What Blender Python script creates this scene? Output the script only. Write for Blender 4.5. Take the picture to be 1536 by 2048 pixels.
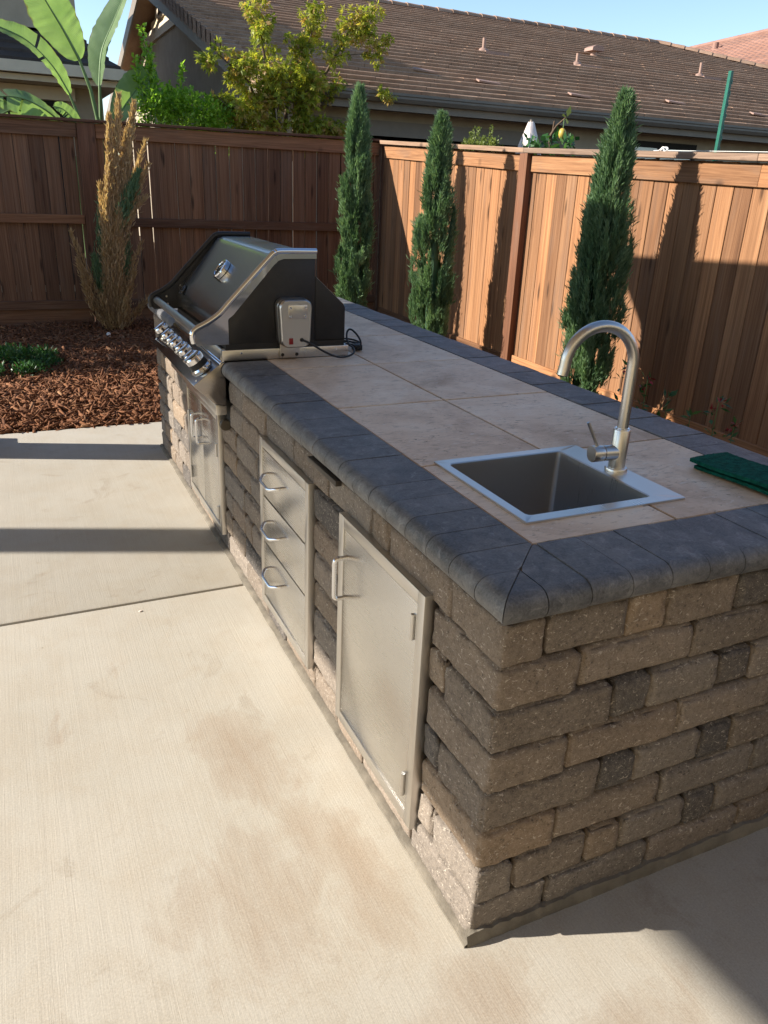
import bpy, bmesh, math, random
import numpy as np
from mathutils import Vector, Matrix, noise
R_ = math.radians
rng = np.random.default_rng(7)
random.seed(7)
scene = bpy.context.scene
for o in list(bpy.data.objects):
    bpy.data.objects.remove(o)
C = scene.collection

# ------------------------------------------------------------------ camera
cam = bpy.data.cameras.new('camera')
camo = bpy.data.objects.new('camera', cam)
C.objects.link(camo)
cam.sensor_fit = 'VERTICAL'
cam.sensor_height = 36.0
cam.sensor_width = 27.0
cam.lens = 27.50
cam.clip_start = 0.05
cam.clip_end = 3000
rot = [[0.907781, 0.127164, -0.399703], [-0.417490, 0.365806, -0.831798], [0.040439, 0.921963, 0.385162]]
M = Matrix(rot).to_4x4()
M.translation = Vector((-0.7413, -1.0148, 1.5387))
camo.matrix_world = M
scene.camera = camo
scene.render.resolution_x = 768
scene.render.resolution_y = 1024

# ------------------------------------------------------------------ light
SUN = Vector((1.0, -0.36, -0.54)).normalized()
w = bpy.data.worlds.new('World')
scene.world = w
w.use_nodes = True
nt = w.node_tree
nt.nodes.clear()
sky = nt.nodes.new('ShaderNodeTexSky')
sky.sky_type = 'NISHITA'
sky.sun_disc = False
sky.sun_elevation = math.asin(-SUN.z)
sky.sun_rotation = math.atan2(-SUN.x, -SUN.y)
sky.altitude = 700
sky.air_density = 1.0
sky.dust_density = 0.25
sky.ozone_density = 1.7
bg = nt.nodes.new('ShaderNodeBackground')
bg.inputs['Strength'].default_value = 0.11
wo = nt.nodes.new('ShaderNodeOutputWorld')
nt.links.new(sky.outputs[0], bg.inputs[0])
nt.links.new(bg.outputs[0], wo.inputs[0])
sl = bpy.data.lights.new('sun', 'SUN')
sl.energy = 5.0
sl.angle = R_(0.53)
sl.color = (1.0, 0.93, 0.83)
so = bpy.data.objects.new('sun', sl)
C.objects.link(so)
so.rotation_euler = SUN.to_track_quat('-Z', 'Y').to_euler()
so.location = (-8, 6, 9)
scene.view_settings.view_transform = 'Standard'
scene.view_settings.look = 'None'
scene.view_settings.gamma = 1
scene.view_settings.exposure = 1.08

# ------------------------------------------------------------------ material helpers
class NB:
    """small node-tree builder"""
    def __init__(s, name):
        s.m = bpy.data.materials.new(name)
        s.m.use_nodes = True
        s.t = s.m.node_tree
        s.t.nodes.clear()
        s.out = s.n('ShaderNodeOutputMaterial')
        s.b = s.n('ShaderNodeBsdfPrincipled')
        s.l(s.b.outputs[0], s.out.inputs[0])
    def n(s, t, **k):
        x = s.t.nodes.new(t)
        for a, b in k.items():
            setattr(x, a, b)
        return x
    def l(s, a, b):
        s.t.links.new(a, b)
    def coord(s, kind='Object', scale=(1, 1, 1), rand=False):
        tc = s.n('ShaderNodeTexCoord')
        src = tc.outputs[kind]
        if kind == 'World':
            pass
        mp = s.n('ShaderNodeMapping')
        mp.inputs['Scale'].default_value = scale
        if rand:
            oi = s.n('ShaderNodeObjectInfo')
            mu = s.n('ShaderNodeVectorMath', operation='SCALE')
            cv = s.n('ShaderNodeCombineXYZ')
            s.l(oi.outputs['Random'], cv.inputs[0]); s.l(oi.outputs['Random'], cv.inputs[1]); s.l(oi.outputs['Random'], cv.inputs[2])
            s.l(cv.outputs[0], mu.inputs[0]); mu.inputs['Scale'].default_value = 37.0
            ad = s.n('ShaderNodeVectorMath', operation='ADD')
            s.l(src, ad.inputs[0]); s.l(mu.outputs[0], ad.inputs[1])
            src = ad.outputs[0]
        s.l(src, mp.inputs[0])
        return mp.outputs[0]
    def pos(s, scale=(1, 1, 1)):
        g = s.n('ShaderNodeNewGeometry')
        mp = s.n('ShaderNodeMapping')
        mp.inputs['Scale'].default_value = scale
        s.l(g.outputs['Position'], mp.inputs[0])
        return mp.outputs[0]
    def noise(s, vec, scale, detail=4, rough=0.55, dist=0.0):
        x = s.n('ShaderNodeTexNoise')
        x.inputs['Scale'].default_value = scale
        x.inputs['Detail'].default_value = detail
        x.inputs['Roughness'].default_value = rough
        x.inputs['Distortion'].default_value = dist
        s.l(vec, x.inputs['Vector'])
        return x.outputs['Fac']
    def ramp(s, fac, stops):
        r = s.n('ShaderNodeValToRGB')
        e = r.color_ramp.elements
        while len(e) < len(stops):
            e.new(0.5)
        for i, (p, c) in enumerate(stops):
            e[i].position = p
            if not isinstance(c, (tuple, list)):
                c = (c, c, c)
            e[i].color = (*c[:3], 1)
        s.l(fac, r.inputs[0])
        return r.outputs[0]
    def mix(s, fac, a, b, mode='MIX'):
        m = s.n('ShaderNodeMix', data_type='RGBA', blend_type=mode)
        for sock, v in ((m.inputs[0], fac), (m.inputs[6], a), (m.inputs[7], b)):
            if hasattr(v, 'links'):
                s.l(v, sock)
            elif isinstance(v, (tuple, list)):
                sock.default_value = (*v[:3], 1)
            else:
                sock.default_value = v
        return m.outputs[2]
    def math(s, op, a, b=0.0):
        m = s.n('ShaderNodeMath', operation=op)
        for sock, v in ((m.inputs[0], a), (m.inputs[1], b)):
            if hasattr(v, 'links'):
                s.l(v, sock)
            else:
                sock.default_value = v
        return m.outputs[0]
    def bump(s, h, strength=0.3, dist=0.01, prev=None):
        b = s.n('ShaderNodeBump')
        b.inputs['Strength'].default_value = strength
        b.inputs['Distance'].default_value = dist
        s.l(h, b.inputs['Height'])
        if prev is not None:
            s.l(prev, b.inputs['Normal'])
        return b.outputs[0]
    def fin(s, col=None, rough=None, metal=None, nrm=None, spec=None):
        for k, v in (('Base Color', col), ('Roughness', rough), ('Metallic', metal), ('Normal', nrm), ('Specular IOR Level', spec)):
            if v is None:
                continue
            i = s.b.inputs[k]
            if hasattr(v, 'links'):
                s.l(v, i)
            elif isinstance(v, (tuple, list)):
                i.default_value = (*v[:3], 1)
            else:
                i.default_value = v
        return s.m

def soft_blob(nb, vec, cx, cy, rx, ry, ang):
    """soft elliptical stain mask in the ground plane"""
    sx = nb.n('ShaderNodeMapping', vector_type='TEXTURE')
    sx.inputs['Location'].default_value = (cx, cy, 0)
    sx.inputs['Rotation'].default_value = (0, 0, ang)
    sx.inputs['Scale'].default_value = (rx, ry, 50)
    nb.l(vec, sx.inputs[0])
    ln = nb.n('ShaderNodeVectorMath', operation='LENGTH')
    nb.l(sx.outputs[0], ln.inputs[0])
    return nb.ramp(ln.outputs['Value'], [(0.15, 1.0), (1.0, 0.0)])

def mat_concrete():
    nb = NB('broomed_concrete')
    P = nb.pos()
    big = nb.noise(P, 1.3, 5, 0.6)
    col = nb.ramp(big, [(0.3, (0.36, 0.332, 0.280)), (0.7, (0.445, 0.415, 0.36))])
    mid = nb.noise(P, 7.0, 6, 0.65, 0.4)
    col = nb.mix(nb.ramp(mid, [(0.42, 0.0), (0.75, 0.45)]), col, (0.34, 0.275, 0.195))
    # brown mud stains wiped over the slab beside the island
    wob = nb.n('ShaderNodeTexNoise'); wob.inputs['Scale'].default_value = 5; wob.inputs['Detail'].default_value = 5
    nb.l(P, wob.inputs['Vector'])
    off = nb.n('ShaderNodeVectorMath', operation='SCALE'); off.inputs['Scale'].default_value = 0.22
    sb = nb.n('ShaderNodeVectorMath', operation='SUBTRACT'); sb.inputs[1].default_value = (.5, .5, .5)
    nb.l(wob.outputs['Color'], sb.inputs[0]); nb.l(sb.outputs[0], off.inputs[0])
    ad = nb.n('ShaderNodeVectorMath', operation='ADD'); nb.l(P, ad.inputs[0]); nb.l(off.outputs[0], ad.inputs[1])
    streak = nb.ramp(nb.noise(nb.pos((14, 3.0, 1)), 1.0, 5, 0.6, 0.6), [(0.3, 0.45), (0.7, 1.0)])
    tot = None
    for a in ((-0.30, 0.80, 0.16, 0.38, 0.25, .85), (-0.17, 0.33, 0.13, 0.40, 0.22, .85), (-0.40, 0.30, 0.32, 0.46, 0.3, .55),
              (-0.05, -0.12, 0.25, 0.18, 0.2, .7), (-0.78, 1.05, 0.14, 0.26, 0.3, .3), (0.25, -0.28, 0.3, 0.12, 0.1, .5),
              (-0.6, 1.35, 0.35, 0.14, 0.1, .25)):
        bl = nb.math('MULTIPLY', soft_blob(nb, ad.outputs[0], *a[:5]), min(1.0, a[5] * 1.25))
        tot = bl if tot is None else nb.math('MAXIMUM', tot, bl)
    brk = nb.noise(nb.pos((11, 5, 1)), 1.0, 9, 0.72, 0.8)
    edge = nb.math('ADD', tot, nb.math('MULTIPLY', nb.math('SUBTRACT', brk, 0.5), 1.3))
    smk = nb.ramp(edge, [(0.30, 0.0), (0.52, 0.45), (0.95, 0.8)])
    col = nb.mix(nb.math('MULTIPLY', nb.math('MULTIPLY', smk, streak), nb.ramp(tot, [(0.02, 0.0), (0.25, 1.0)])), col, (0.25, 0.168, 0.105))
    sm = nb.noise(P, 3.1, 7, 0.72, 1.2)
    col = nb.mix(nb.ramp(sm, [(0.58, 0.0), (0.66, 0.42)]), col, (0.25, 0.20, 0.145))
    # small dark specks
    vo = nb.n('ShaderNodeTexVoronoi'); vo.inputs['Scale'].default_value = 9; nb.l(P, vo.inputs['Vector'])
    sp = nb.ramp(vo.outputs['Distance'], [(0.02, 1.0), (0.05, 0.0)])
    gate = nb.ramp(nb.noise(P, 2.3, 2), [(0.56, 0.0), (0.62, 1.0)])
    col = nb.mix(nb.math('MULTIPLY', nb.math('MULTIPLY', sp, gate), 0.7), col, (0.09, 0.07, 0.05))
    fine = nb.noise(P, 200, 3, 0.8)
    col = nb.mix(0.28, col, nb.ramp(fine, [(0.3, (0.2, 0.18, 0.14)), (0.7, (0.62, 0.57, 0.48))]))
    broom = nb.noise(nb.pos((230, 4, 1)), 1.0, 3, 0.7, 0.5)
    broom2 = nb.noise(nb.pos((75, 1.2, 1)), 1.0, 3, 0.6, 0.3)
    col = nb.mix(0.035, col, nb.ramp(broom2, [(0.35, (0.22, 0.19, 0.15)), (0.65, (0.62, 0.56, 0.45))]))
    n1 = nb.bump(broom, 0.2, 0.003)
    n2 = nb.bump(fine, 0.2, 0.002, n1)
    n3 = nb.bump(broom2, 0.09, 0.003, n2)
    return nb.fin(col, 0.85, nrm=n3, spec=0.25)

def mat_block(name, c1, c2):
    nb = NB(name)
    P = nb.coord('Object', rand=True)
    a = nb.noise(P, 5.0, 5, 0.6)
    col = nb.ramp(a, [(0.3, c1), (0.72, c2)])
    oi = nb.n('ShaderNodeObjectInfo')
    tint = nb.ramp(oi.outputs['Random'], [(0.0, (0.66, 0.66, 0.68)), (0.5, (1.0, 0.97, 0.93)), (1.0, (1.28, 1.12, 0.97))])
    col = nb.mix(1.0, col, tint, 'MULTIPLY')
    g = nb.noise(P, 330, 2, 0.8)
    g0 = nb.noise(P, 70, 4, 0.8, 0.4)
    col = nb.mix(0.35, col, nb.ramp(g, [(0.30, (0.05, 0.042, 0.036)), (0.5, c1), (0.74, (0.48, 0.41, 0.34))]))
    col = nb.mix(0.35, col, nb.ramp(g0, [(0.32, (0.06, 0.05, 0.042)), (0.5, c2), (0.72, (0.36, 0.30, 0.245))]))
    vo = nb.n('ShaderNodeTexVoronoi'); vo.inputs['Scale'].default_value = 105
    nb.l(P, vo.inputs['Vector'])
    pit = nb.ramp(vo.outputs['Distance'], [(0.14, 1.0), (0.34, 0.0)])
    gate = nb.ramp(nb.noise(P, 24, 4, 0.7, 0.6), [(0.50, 0.0), (0.62, 1.0)])
    pits = nb.math('MULTIPLY', pit, gate)
    col = nb.mix(nb.math('MULTIPLY', pits, 0.62), col, (0.04, 0.034, 0.03))
    fl = nb.noise(nb.coord('Object', (95, 95, 150), True), 1.0, 2, 0.5, 1.0)
    flm = nb.ramp(fl, [(0.63, 0.0), (0.68, 1.0)])
    col = nb.mix(nb.math('MULTIPLY', flm, 0.62), col, (0.50, 0.44, 0.37))
    m = nb.noise(P, 60, 5, 0.7)
    n1 = nb.bump(m, 0.6, 0.005)
    n2 = nb.bump(g, 0.35, 0.002, n1)
    n3 = nb.bump(nb.math('SUBTRACT', 1.0, pits), 0.5, 0.004, n2)
    return nb.fin(col, 0.9, nrm=n3, spec=0.2)

def mat_cap():
    nb = NB('charcoal_paver')
    P = nb.coord('Object', rand=True)
    W = nb.pos()
    a = nb.noise(P, 7, 6, 0.65)
    col = nb.ramp(a, [(0.28, (0.058, 0.058, 0.060)), (0.72, (0.135, 0.134, 0.135))])
    oi = nb.n('ShaderNodeObjectInfo')
    col = nb.mix(1.0, col, nb.ramp(oi.outputs['Random'], [(0, (0.72, 0.73, 0.76)), (1, (1.25, 1.25, 1.27))]), 'MULTIPLY')
    # dusty white haze and scuffs
    d = nb.noise(W, 9, 6, 0.7, 0.8)
    col = nb.mix(nb.ramp(d, [(0.40, 0.0), (0.68, 0.7)]), col, (0.25, 0.245, 0.24))
    d2 = nb.noise(W, 26, 5, 0.75, 1.0)
    col = nb.mix(nb.ramp(d2, [(0.54, 0.0), (0.68, 0.6)]), col, (0.34, 0.335, 0.33))
    col = nb.mix(nb.ramp(d2, [(0.32, 0.7), (0.46, 0.0)]), col, (0.025, 0.025, 0.027))
    s1 = nb.noise(nb.pos((70, 9, 9)), 1.0, 4, 0.7, 1.2)
    col = nb.mix(nb.ramp(s1, [(0.66, 0.0), (0.78, 0.4)]), col, (0.35, 0.35, 0.36))
    g = nb.noise(P, 210, 3, 0.75)
    col = nb.mix(0.35, col, nb.ramp(g, [(0.35, (0.02, 0.02, 0.022)), (0.7, (0.17, 0.17, 0.18))]))
    n1 = nb.bump(g, 0.35, 0.002)
    n2 = nb.bump(nb.noise(P, 40, 5, 0.7), 0.35, 0.003, n1)
    return nb.fin(col, nb.ramp(a, [(0.3, 0.44), (0.7, 0.6)]), nrm=n2, spec=0.5)

def mat_travertine():
    nb = NB('travertine_tile')
    P = nb.coord('Object', rand=True)
    a = nb.noise(P, 3.0, 7, 0.65, 0.6)
    col = nb.ramp(a, [(0.30, (0.46, 0.31, 0.195)), (0.5, (0.70, 0.53, 0.375)), (0.70, (0.82, 0.69, 0.54))])
    v = nb.noise(nb.coord('Object', (22, 60, 30), True), 1.0, 5, 0.7, 0.9)
    col = nb.mix(nb.ramp(v, [(0.55, 0.0), (0.68, 0.55)]), col, (0.24, 0.165, 0.11))
    holes = nb.noise(nb.coord('Object', (34, 100, 60), True), 1.0, 4, 0.65, 0.8)
    hm = nb.ramp(holes, [(0.60, 0.0), (0.66, 1.0)])
    gate = nb.ramp(nb.noise(P, 12, 3, 0.6), [(0.45, 0.15), (0.6, 1.0)])
    hm = nb.math('MULTIPLY', hm, gate)
    col = nb.mix(nb.math('MULTIPLY', hm, 0.75), col, (0.12, 0.085, 0.06))
    lt = nb.noise(nb.coord('Object', (28, 70, 90), True), 1.3, 3, 0.6, 0.5)
    col = nb.mix(nb.ramp(lt, [(0.60, 0.0), (0.70, 0.6)]), col, (0.74, 0.66, 0.57))
    n1 = nb.bump(nb.math('SUBTRACT', 1.0, hm), 0.5, 0.003)
    n2 = nb.bump(nb.noise(P, 130, 4, 0.7), 0.2, 0.002, n1)
    return nb.fin(col, 0.46, nrm=n2, spec=0.4)

def mat_wood(name, dark, mid, light, rough=0.8):
    nb = NB(name)
    P1 = nb.coord('Object', (9, 9, 0.55), True)
    g1 = nb.noise(P1, 1.6, 6, 0.62, 1.6)
    col = nb.ramp(g1, [(0.28, dark), (0.5, mid), (0.74, light)])
    P2 = nb.coord('Object', (120, 120, 2.2), True)
    g2 = nb.noise(P2, 1.0, 4, 0.6, 0.4)
    col = nb.mix(0.5, col, nb.ramp(g2, [(0.3, tuple(x * 0.55 for x in dark)), (0.72, light)]))
    oi = nb.n('ShaderNodeObjectInfo')
    tint = nb.ramp(oi.outputs['Random'], [(0, (0.58, 0.55, 0.55)), (0.5, (1, 1, 1)), (1, (1.32, 1.2, 1.06))])
    col = nb.mix(1.0, col, tint, 'MULTIPLY')
    # knots
    vo = nb.n('ShaderNodeTexVoronoi'); vo.inputs['Scale'].default_value = 1.0
    nb.l(nb.coord('Object', (9.0, 3.0, 3.1), True), vo.inputs['Vector'])
    kn = nb.ramp(vo.outputs['Distance'], [(0.07, 1.0), (0.17, 0.0)])
    col = nb.mix(nb.math('MULTIPLY', kn, 0.8), col, tuple(x * 0.3 for x in dark))
    # weathered grey blotches
    wz = nb.noise(nb.coord('Object', (5, 5, 1.2), True), 1.4, 5, 0.65, 0.5)
    col = nb.mix(nb.ramp(wz, [(0.52, 0.0), (0.8, 0.45)]), col, (0.16, 0.125, 0.10))
    n1 = nb.bump(g2, 0.4, 0.003)
    n2 = nb.bump(g1, 0.3, 0.004, n1)
    return nb.fin(col, rough, nrm=n2, spec=0.25)

def mat_simple(name, col, rough=0.6, metal=0.0, nscale=None, amt=0.15, bump=0.0, spec=0.4):
    nb = NB(name)
    c = col
    nrm = None
    if nscale:
        P = nb.coord('Object', rand=True)
        a = nb.noise(P, nscale, 5, 0.6)
        lo = tuple(max(0, x * (1 - amt)) for x in col); hi = tuple(min(1, x * (1 + amt)) for x in col)
        c = nb.ramp(a, [(0.3, lo), (0.7, hi)])
        if bump:
            nrm = nb.bump(nb.noise(P, nscale * 6, 4, 0.7), bump, 0.004)
    return nb.fin(c, rough, metal, nrm, spec)

def mat_steel(name, col, rough, axis=(400, 6, 6), brush=0.12):
    nb = NB(name)
    g = nb.noise(nb.coord('Object', axis), 1.0, 3, 0.6)
    sm = nb.noise(nb.coord('Object'), 5.0, 5, 0.65, 0.5)
    r = nb.math('ADD', nb.math('MULTIPLY', g, 0.12), rough - 0.06)
    r = nb.math('ADD', r, nb.math('MULTIPLY', sm, 0.12))
    wv = nb.noise(nb.coord('Object'), 4.0, 2, 0.5)
    c = nb.mix(nb.ramp(sm, [(0.4, 0.0), (0.8, 0.25)]), col, tuple(x * 0.8 for x in col))
    return nb.fin(c, r, 1.0, nb.bump(wv, 0.10, 0.004, nb.bump(g, brush, 0.0006)))

def mat_leaf(name, stops, trans=0.35, rough=0.5, nscale=3.0):
    nb = NB(name)
    at = nb.n('ShaderNodeAttribute', attribute_name='rnd')
    nz = nb.noise(nb.pos(), nscale, 3)
    f = nb.math('ADD', nb.math('MULTIPLY', at.outputs['Fac'], 0.7), nb.math('MULTIPLY', nz, 0.3))
    col = nb.ramp(f, stops)
    nb.fin(col, rough, spec=0.35)
    tr = nb.n('ShaderNodeBsdfTranslucent')
    nb.l(nb.mix(1.0, col, (1.5, 1.5, 0.8), 'MULTIPLY'), tr.inputs[0])
    mx = nb.n('ShaderNodeMixShader'); mx.inputs[0].default_value = trans
    nb.l(nb.b.outputs[0], mx.inputs[1]); nb.l(tr.outputs[0], mx.inputs[2])
    nb.l(mx.outputs[0], nb.out.inputs[0])
    return nb.m

# ------------------------------------------------------------------ mesh helpers
class MB:
    def __init__(s):
        s.v = []; s.f = []
    def add(s, vs, fs):
        o = len(s.v)
        s.v += [tuple(x) for x in vs]
        s.f += [tuple(i + o for i in f) for f in fs]
        return s
    def box(s, x0, x1, y0, y1, z0, z1):
        return s.add([(x0, y0, z0), (x1, y0, z0), (x1, y1, z0), (x0, y1, z0), (x0, y0, z1), (x1, y0, z1), (x1, y1, z1), (x0, y1, z1)],
                     [(0, 3, 2, 1), (4, 5, 6, 7), (0, 1, 5, 4), (1, 2, 6, 5), (2, 3, 7, 6), (3, 0, 4, 7)])
    def prism_y(s, prof, y0, y1):
        """closed (x,z) outline extruded along y"""
        n = len(prof)
        vs = [(x, y0, z) for x, z in prof] + [(x, y1, z) for x, z in prof]
        fs = [(i, (i + 1) % n, n + (i + 1) % n, n + i) for i in range(n)]
        return s.add(vs, fs + [tuple(range(n - 1, -1, -1)), tuple(range(n, 2 * n))])
    def prism_x(s, prof, x0, x1):
        n = len(prof)
        vs = [(x0, y, z) for y, z in prof] + [(x1, y, z) for y, z in prof]
        fs = [(i, (i + 1) % n, n + (i + 1) % n, n + i) for i in range(n)]
        return s.add(vs, fs + [tuple(range(n - 1, -1, -1)), tuple(range(n, 2 * n))])
    def tube(s, pts, rad, seg=12, cap=True):
        pts = [Vector(p) for p in pts]
        n = len(pts)
        if not hasattr(rad, '__len__'):
            rad = [rad] * n
        t0 = (pts[1] - pts[0]).normalized()
        up = Vector((0, 0, 1)) if abs(t0.z) < 0.9 else Vector((1, 0, 0))
        a = t0.cross(up).normalized()
        vs = []
        for i, p in enumerate(pts):
            t = (pts[min(i + 1, n - 1)] - pts[max(i - 1, 0)]).normalized()
            a = (a - t * a.dot(t)).normalized()
            b = t.cross(a)
            for k in range(seg):
                q = 2 * math.pi * k / seg
                vs.append(p + (a * math.cos(q) + b * math.sin(q)) * rad[i])
        fs = []
        for i in range(n - 1):
            for k in range(seg):
                k2 = (k + 1) % seg
                fs.append((i * seg + k, i * seg + k2, (i + 1) * seg + k2, (i + 1) * seg + k))
        if cap:
            fs.append(tuple(range(seg - 1, -1, -1)))
            fs.append(tuple((n - 1) * seg + k for k in range(seg)))
        return s.add(vs, fs)
    def lathe(s, prof, origin, axis, seg=24):
        """prof: list of (r, h) along axis"""
        axis = Vector(axis).normalized()
        up = Vector((0, 0, 1)) if abs(axis.z) < 0.9 else Vector((1, 0, 0))
        a = axis.cross(up).normalized(); b = axis.cross(a)
        o = Vector(origin)
        vs = []
        for r, h in prof:
            for k in range(seg):
                q = 2 * math.pi * k / seg
                vs.append(o + axis * h + (a * math.cos(q) + b * math.sin(q)) * r)
        fs = []
        n = len(prof)
        for i in range(n - 1):
            for k in range(seg):
                k2 = (k + 1) % seg
                fs.append((i * seg + k, i * seg + k2, (i + 1) * seg + k2, (i + 1) * seg + k))
        fs.append(tuple(range(seg - 1, -1, -1)))
        fs.append(tuple((n - 1) * seg + k for k in range(seg)))
        return s.add(vs, fs)
    def mesh(s, name, mat, smooth=30, bevel=0.0, bseg=2):
        me = bpy.data.meshes.new(name)
        me.from_pydata(s.v, [], s.f)
        bm = bmesh.new(); bm.from_mesh(me)
        bmesh.ops.recalc_face_normals(bm, faces=bm.faces)
        if bevel:
            es = [e for e in bm.edges if len(e.link_faces) == 2 and e.calc_face_angle(0) > R_(35)]
            bmesh.ops.bevel(bm, geom=es, offset=bevel, segments=bseg, affect='EDGES', profile=0.5, clamp_overlap=True)
        bm.to_mesh(me); bm.free()
        if smooth:
            me.shade_smooth()
            me.set_sharp_from_angle(angle=R_(smooth))
        if mat:
            me.materials.append(mat)
        return me
    def build(s, name, mat, parent=None, smooth=30, bevel=0.0, bseg=2):
        return link(name, s.mesh(name, mat, smooth, bevel, bseg), parent)

def link(name, me, parent=None):
    o = bpy.data.objects.new(name, me)
    C.objects.link(o)
    if parent is not None:
        o.parent = parent
        o.matrix_parent_inverse = parent.matrix_basis.inverted()
    return o
def tag(o, label=None, cat=None, group=None, kind=None):
    if label: o['label'] = label
    if cat: o['category'] = cat
    if group: o['group'] = group
    if kind: o['kind'] = kind
    return o
def thing(name, label, cat, loc=(0, 0, 0), group=None):
    o = bpy.data.objects.new(name, None)
    C.objects.link(o)
    o.location = loc
    o.empty_display_size = 0.1
    return tag(o, label, cat, group)
def box(name, mat, parent, x0, x1, y0, y1, z0, z1, bevel=0.0, bseg=2):
    """box with its origin at its own centre so object textures differ"""
    c = ((x0 + x1) / 2, (y0 + y1) / 2, (z0 + z1) / 2)
    h = ((x1 - x0) / 2, (y1 - y0) / 2, (z1 - z0) / 2)
    o = MB().box(-h[0], h[0], -h[1], h[1], -h[2], h[2]).build(name, mat, parent, bevel=bevel, bseg=bseg)
    o.location = c
    return o
def mesh_np(name, V, F4, mat, rnd=None, smooth=False):
    """quads from numpy arrays; rnd = one value per face"""
    me = bpy.data.meshes.new(name)
    V = np.asarray(V, np.float32); F = np.asarray(F4, np.int32)
    k = F.shape[1]
    me.vertices.add(len(V)); me.vertices.foreach_set('co', V.ravel())
    me.loops.add(F.size); me.loops.foreach_set('vertex_index', F.ravel())
    me.polygons.add(len(F))
    me.polygons.foreach_set('loop_start', np.arange(0, F.size, k, dtype=np.int32))
    me.update(calc_edges=True)
    if rnd is not None:
        a = me.attributes.new('rnd', 'FLOAT', 'FACE')
        a.data.foreach_set('value', np.asarray(rnd, np.float32))
    me.materials.append(mat)
    if smooth: me.shade_smooth()
    return me

# ------------------------------------------------------------------ materials
M_conc = mat_concrete()
M_blk = [mat_block('tumbled_block_brown', (0.130, 0.104, 0.082), (0.225, 0.185, 0.148)),
         mat_block('tumbled_block_taupe', (0.145, 0.122, 0.102), (0.235, 0.203, 0.172)),
         mat_block('tumbled_block_tan', (0.180, 0.135, 0.095), (0.28, 0.217, 0.158)),
         mat_block('tumbled_block_charcoal', (0.062, 0.056, 0.052), (0.125, 0.113, 0.104))]
M_cap = mat_cap()
M_trav = mat_travertine()
M_wood = mat_wood('redwood_fence', (0.14, 0.060, 0.026), (0.295, 0.138, 0.062), (0.43, 0.235, 0.118))
M_woodL = mat_wood('shaded_redwood', (0.085, 0.040, 0.023), (0.175, 0.086, 0.048), (0.29, 0.165, 0.10))  # redwood copy with the back fence's shade darkened into its colour
M_woodpost = mat_wood('redwood_post', (0.085, 0.038, 0.022), (0.14, 0.064, 0.038), (0.20, 0.10, 0.058))
M_woodcap = mat_wood('weathered_cap_board', (0.16, 0.10, 0.07), (0.25, 0.165, 0.115), (0.36, 0.26, 0.19))
M_steel = mat_steel('brushed_stainless', (0.62, 0.60, 0.57), 0.25)
M_door = mat_steel('satin_stainless_door', (0.62, 0.61, 0.59), 0.20, (6, 6, 420), 0.05)
M_sink = mat_steel('sink_stainless', (0.54, 0.53, 0.52), 0.24, (6, 300, 6), 0.1)
M_hood = mat_steel('hood_stainless', (0.46, 0.46, 0.455), 0.15, (5, 300, 5), 0.03)
M_chrome = mat_simple('chrome', (0.78, 0.78, 0.80), 0.07, 1.0)
M_black = mat_simple('black_enamel', (0.018, 0.017, 0.017), 0.42, 0.0, 30, 0.2, 0.05)
M_rubber = mat_simple('black_rubber', (0.012, 0.012, 0.013), 0.5)
M_mortar = mat_simple('grey_mortar', (0.17, 0.15, 0.12), 0.95, 0.0, 14, 0.3, 0.6, 0.2)
M_grout = mat_simple('tan_grout', (0.20, 0.155, 0.12), 0.9, 0.0, 30, 0.25, 0.4, 0.2)
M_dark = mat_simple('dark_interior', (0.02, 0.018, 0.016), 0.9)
M_red = mat_simple('red_plastic', (0.22, 0.012, 0.014), 0.35)
M_pad = mat_simple('green_scour_fibre', (0.006, 0.085, 0.062), 0.95, 0.0, 60, 0.5, 0.9, 0.1)
M_stucco = mat_simple('tan_stucco', (0.36, 0.30, 0.225), 0.9, 0.0, 4, 0.1, 0.35, 0.2)
M_cream = mat_simple('cream_stucco', (0.62, 0.52, 0.34), 0.9, 0.0, 4, 0.06, 0.3, 0.2)
M_trim = mat_simple('cream_trim', (0.60, 0.52, 0.40), 0.7, 0.0, 8, 0.06)
M_gut = mat_simple('taupe_gutter', (0.155, 0.13, 0.105), 0.5, 0.0, 8, 0.08)
M_fascia = mat_simple('taupe_fascia', (0.20, 0.165, 0.13), 0.6, 0.0, 8, 0.08)
M_green = mat_simple('green_enamel_post', (0.012, 0.11, 0.075), 0.35, 0.0, 40, 0.2)
M_white = mat_simple('white_string', (0.75, 0.74, 0.70), 0.8)
M_cloth = mat_simple('pale_canvas', (0.68, 0.58, 0.53), 0.9, 0.0, 8, 0.1, 0.1)
M_glass = mat_simple('window_glass', (0.42, 0.47, 0.50), 0.05, 0.0, spec=0.8)
M_soil = mat_simple('dark_soil', (0.055, 0.035, 0.022), 0.95, 0.0, 6, 0.4, 0.6, 0.1)

def mat_tile(name, c1, c2, c3):
    nb = NB(name)
    oi = nb.n('ShaderNodeObjectInfo')
    a = nb.noise(nb.coord('Object', (2.6, 1.2, 1.2), True), 1.0, 5, 0.7)
    col = nb.ramp(a, [(0.28, c1), (0.5, c2), (0.75, c3)])
    f = nb.noise(nb.coord('Object', (9, 9, 9), True), 4.0, 5, 0.75)
    col = nb.mix(0.22, col, nb.ramp(f, [(0.3, tuple(x * .5 for x in c1)), (0.7, c3)]))
    col = nb.mix(1.0, col, nb.ramp(oi.outputs['Random'], [(0, (0.85, 0.85, 0.85)), (1, (1.12, 1.08, 1.05))]), 'MULTIPLY')
    return nb.fin(col, 0.85, nrm=nb.bump(f, 0.5, 0.01), spec=0.25)
M_roof = mat_tile('brown_concrete_tile', (0.22, 0.135, 0.090), (0.32, 0.208, 0.142), (0.43, 0.305, 0.22))
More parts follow.
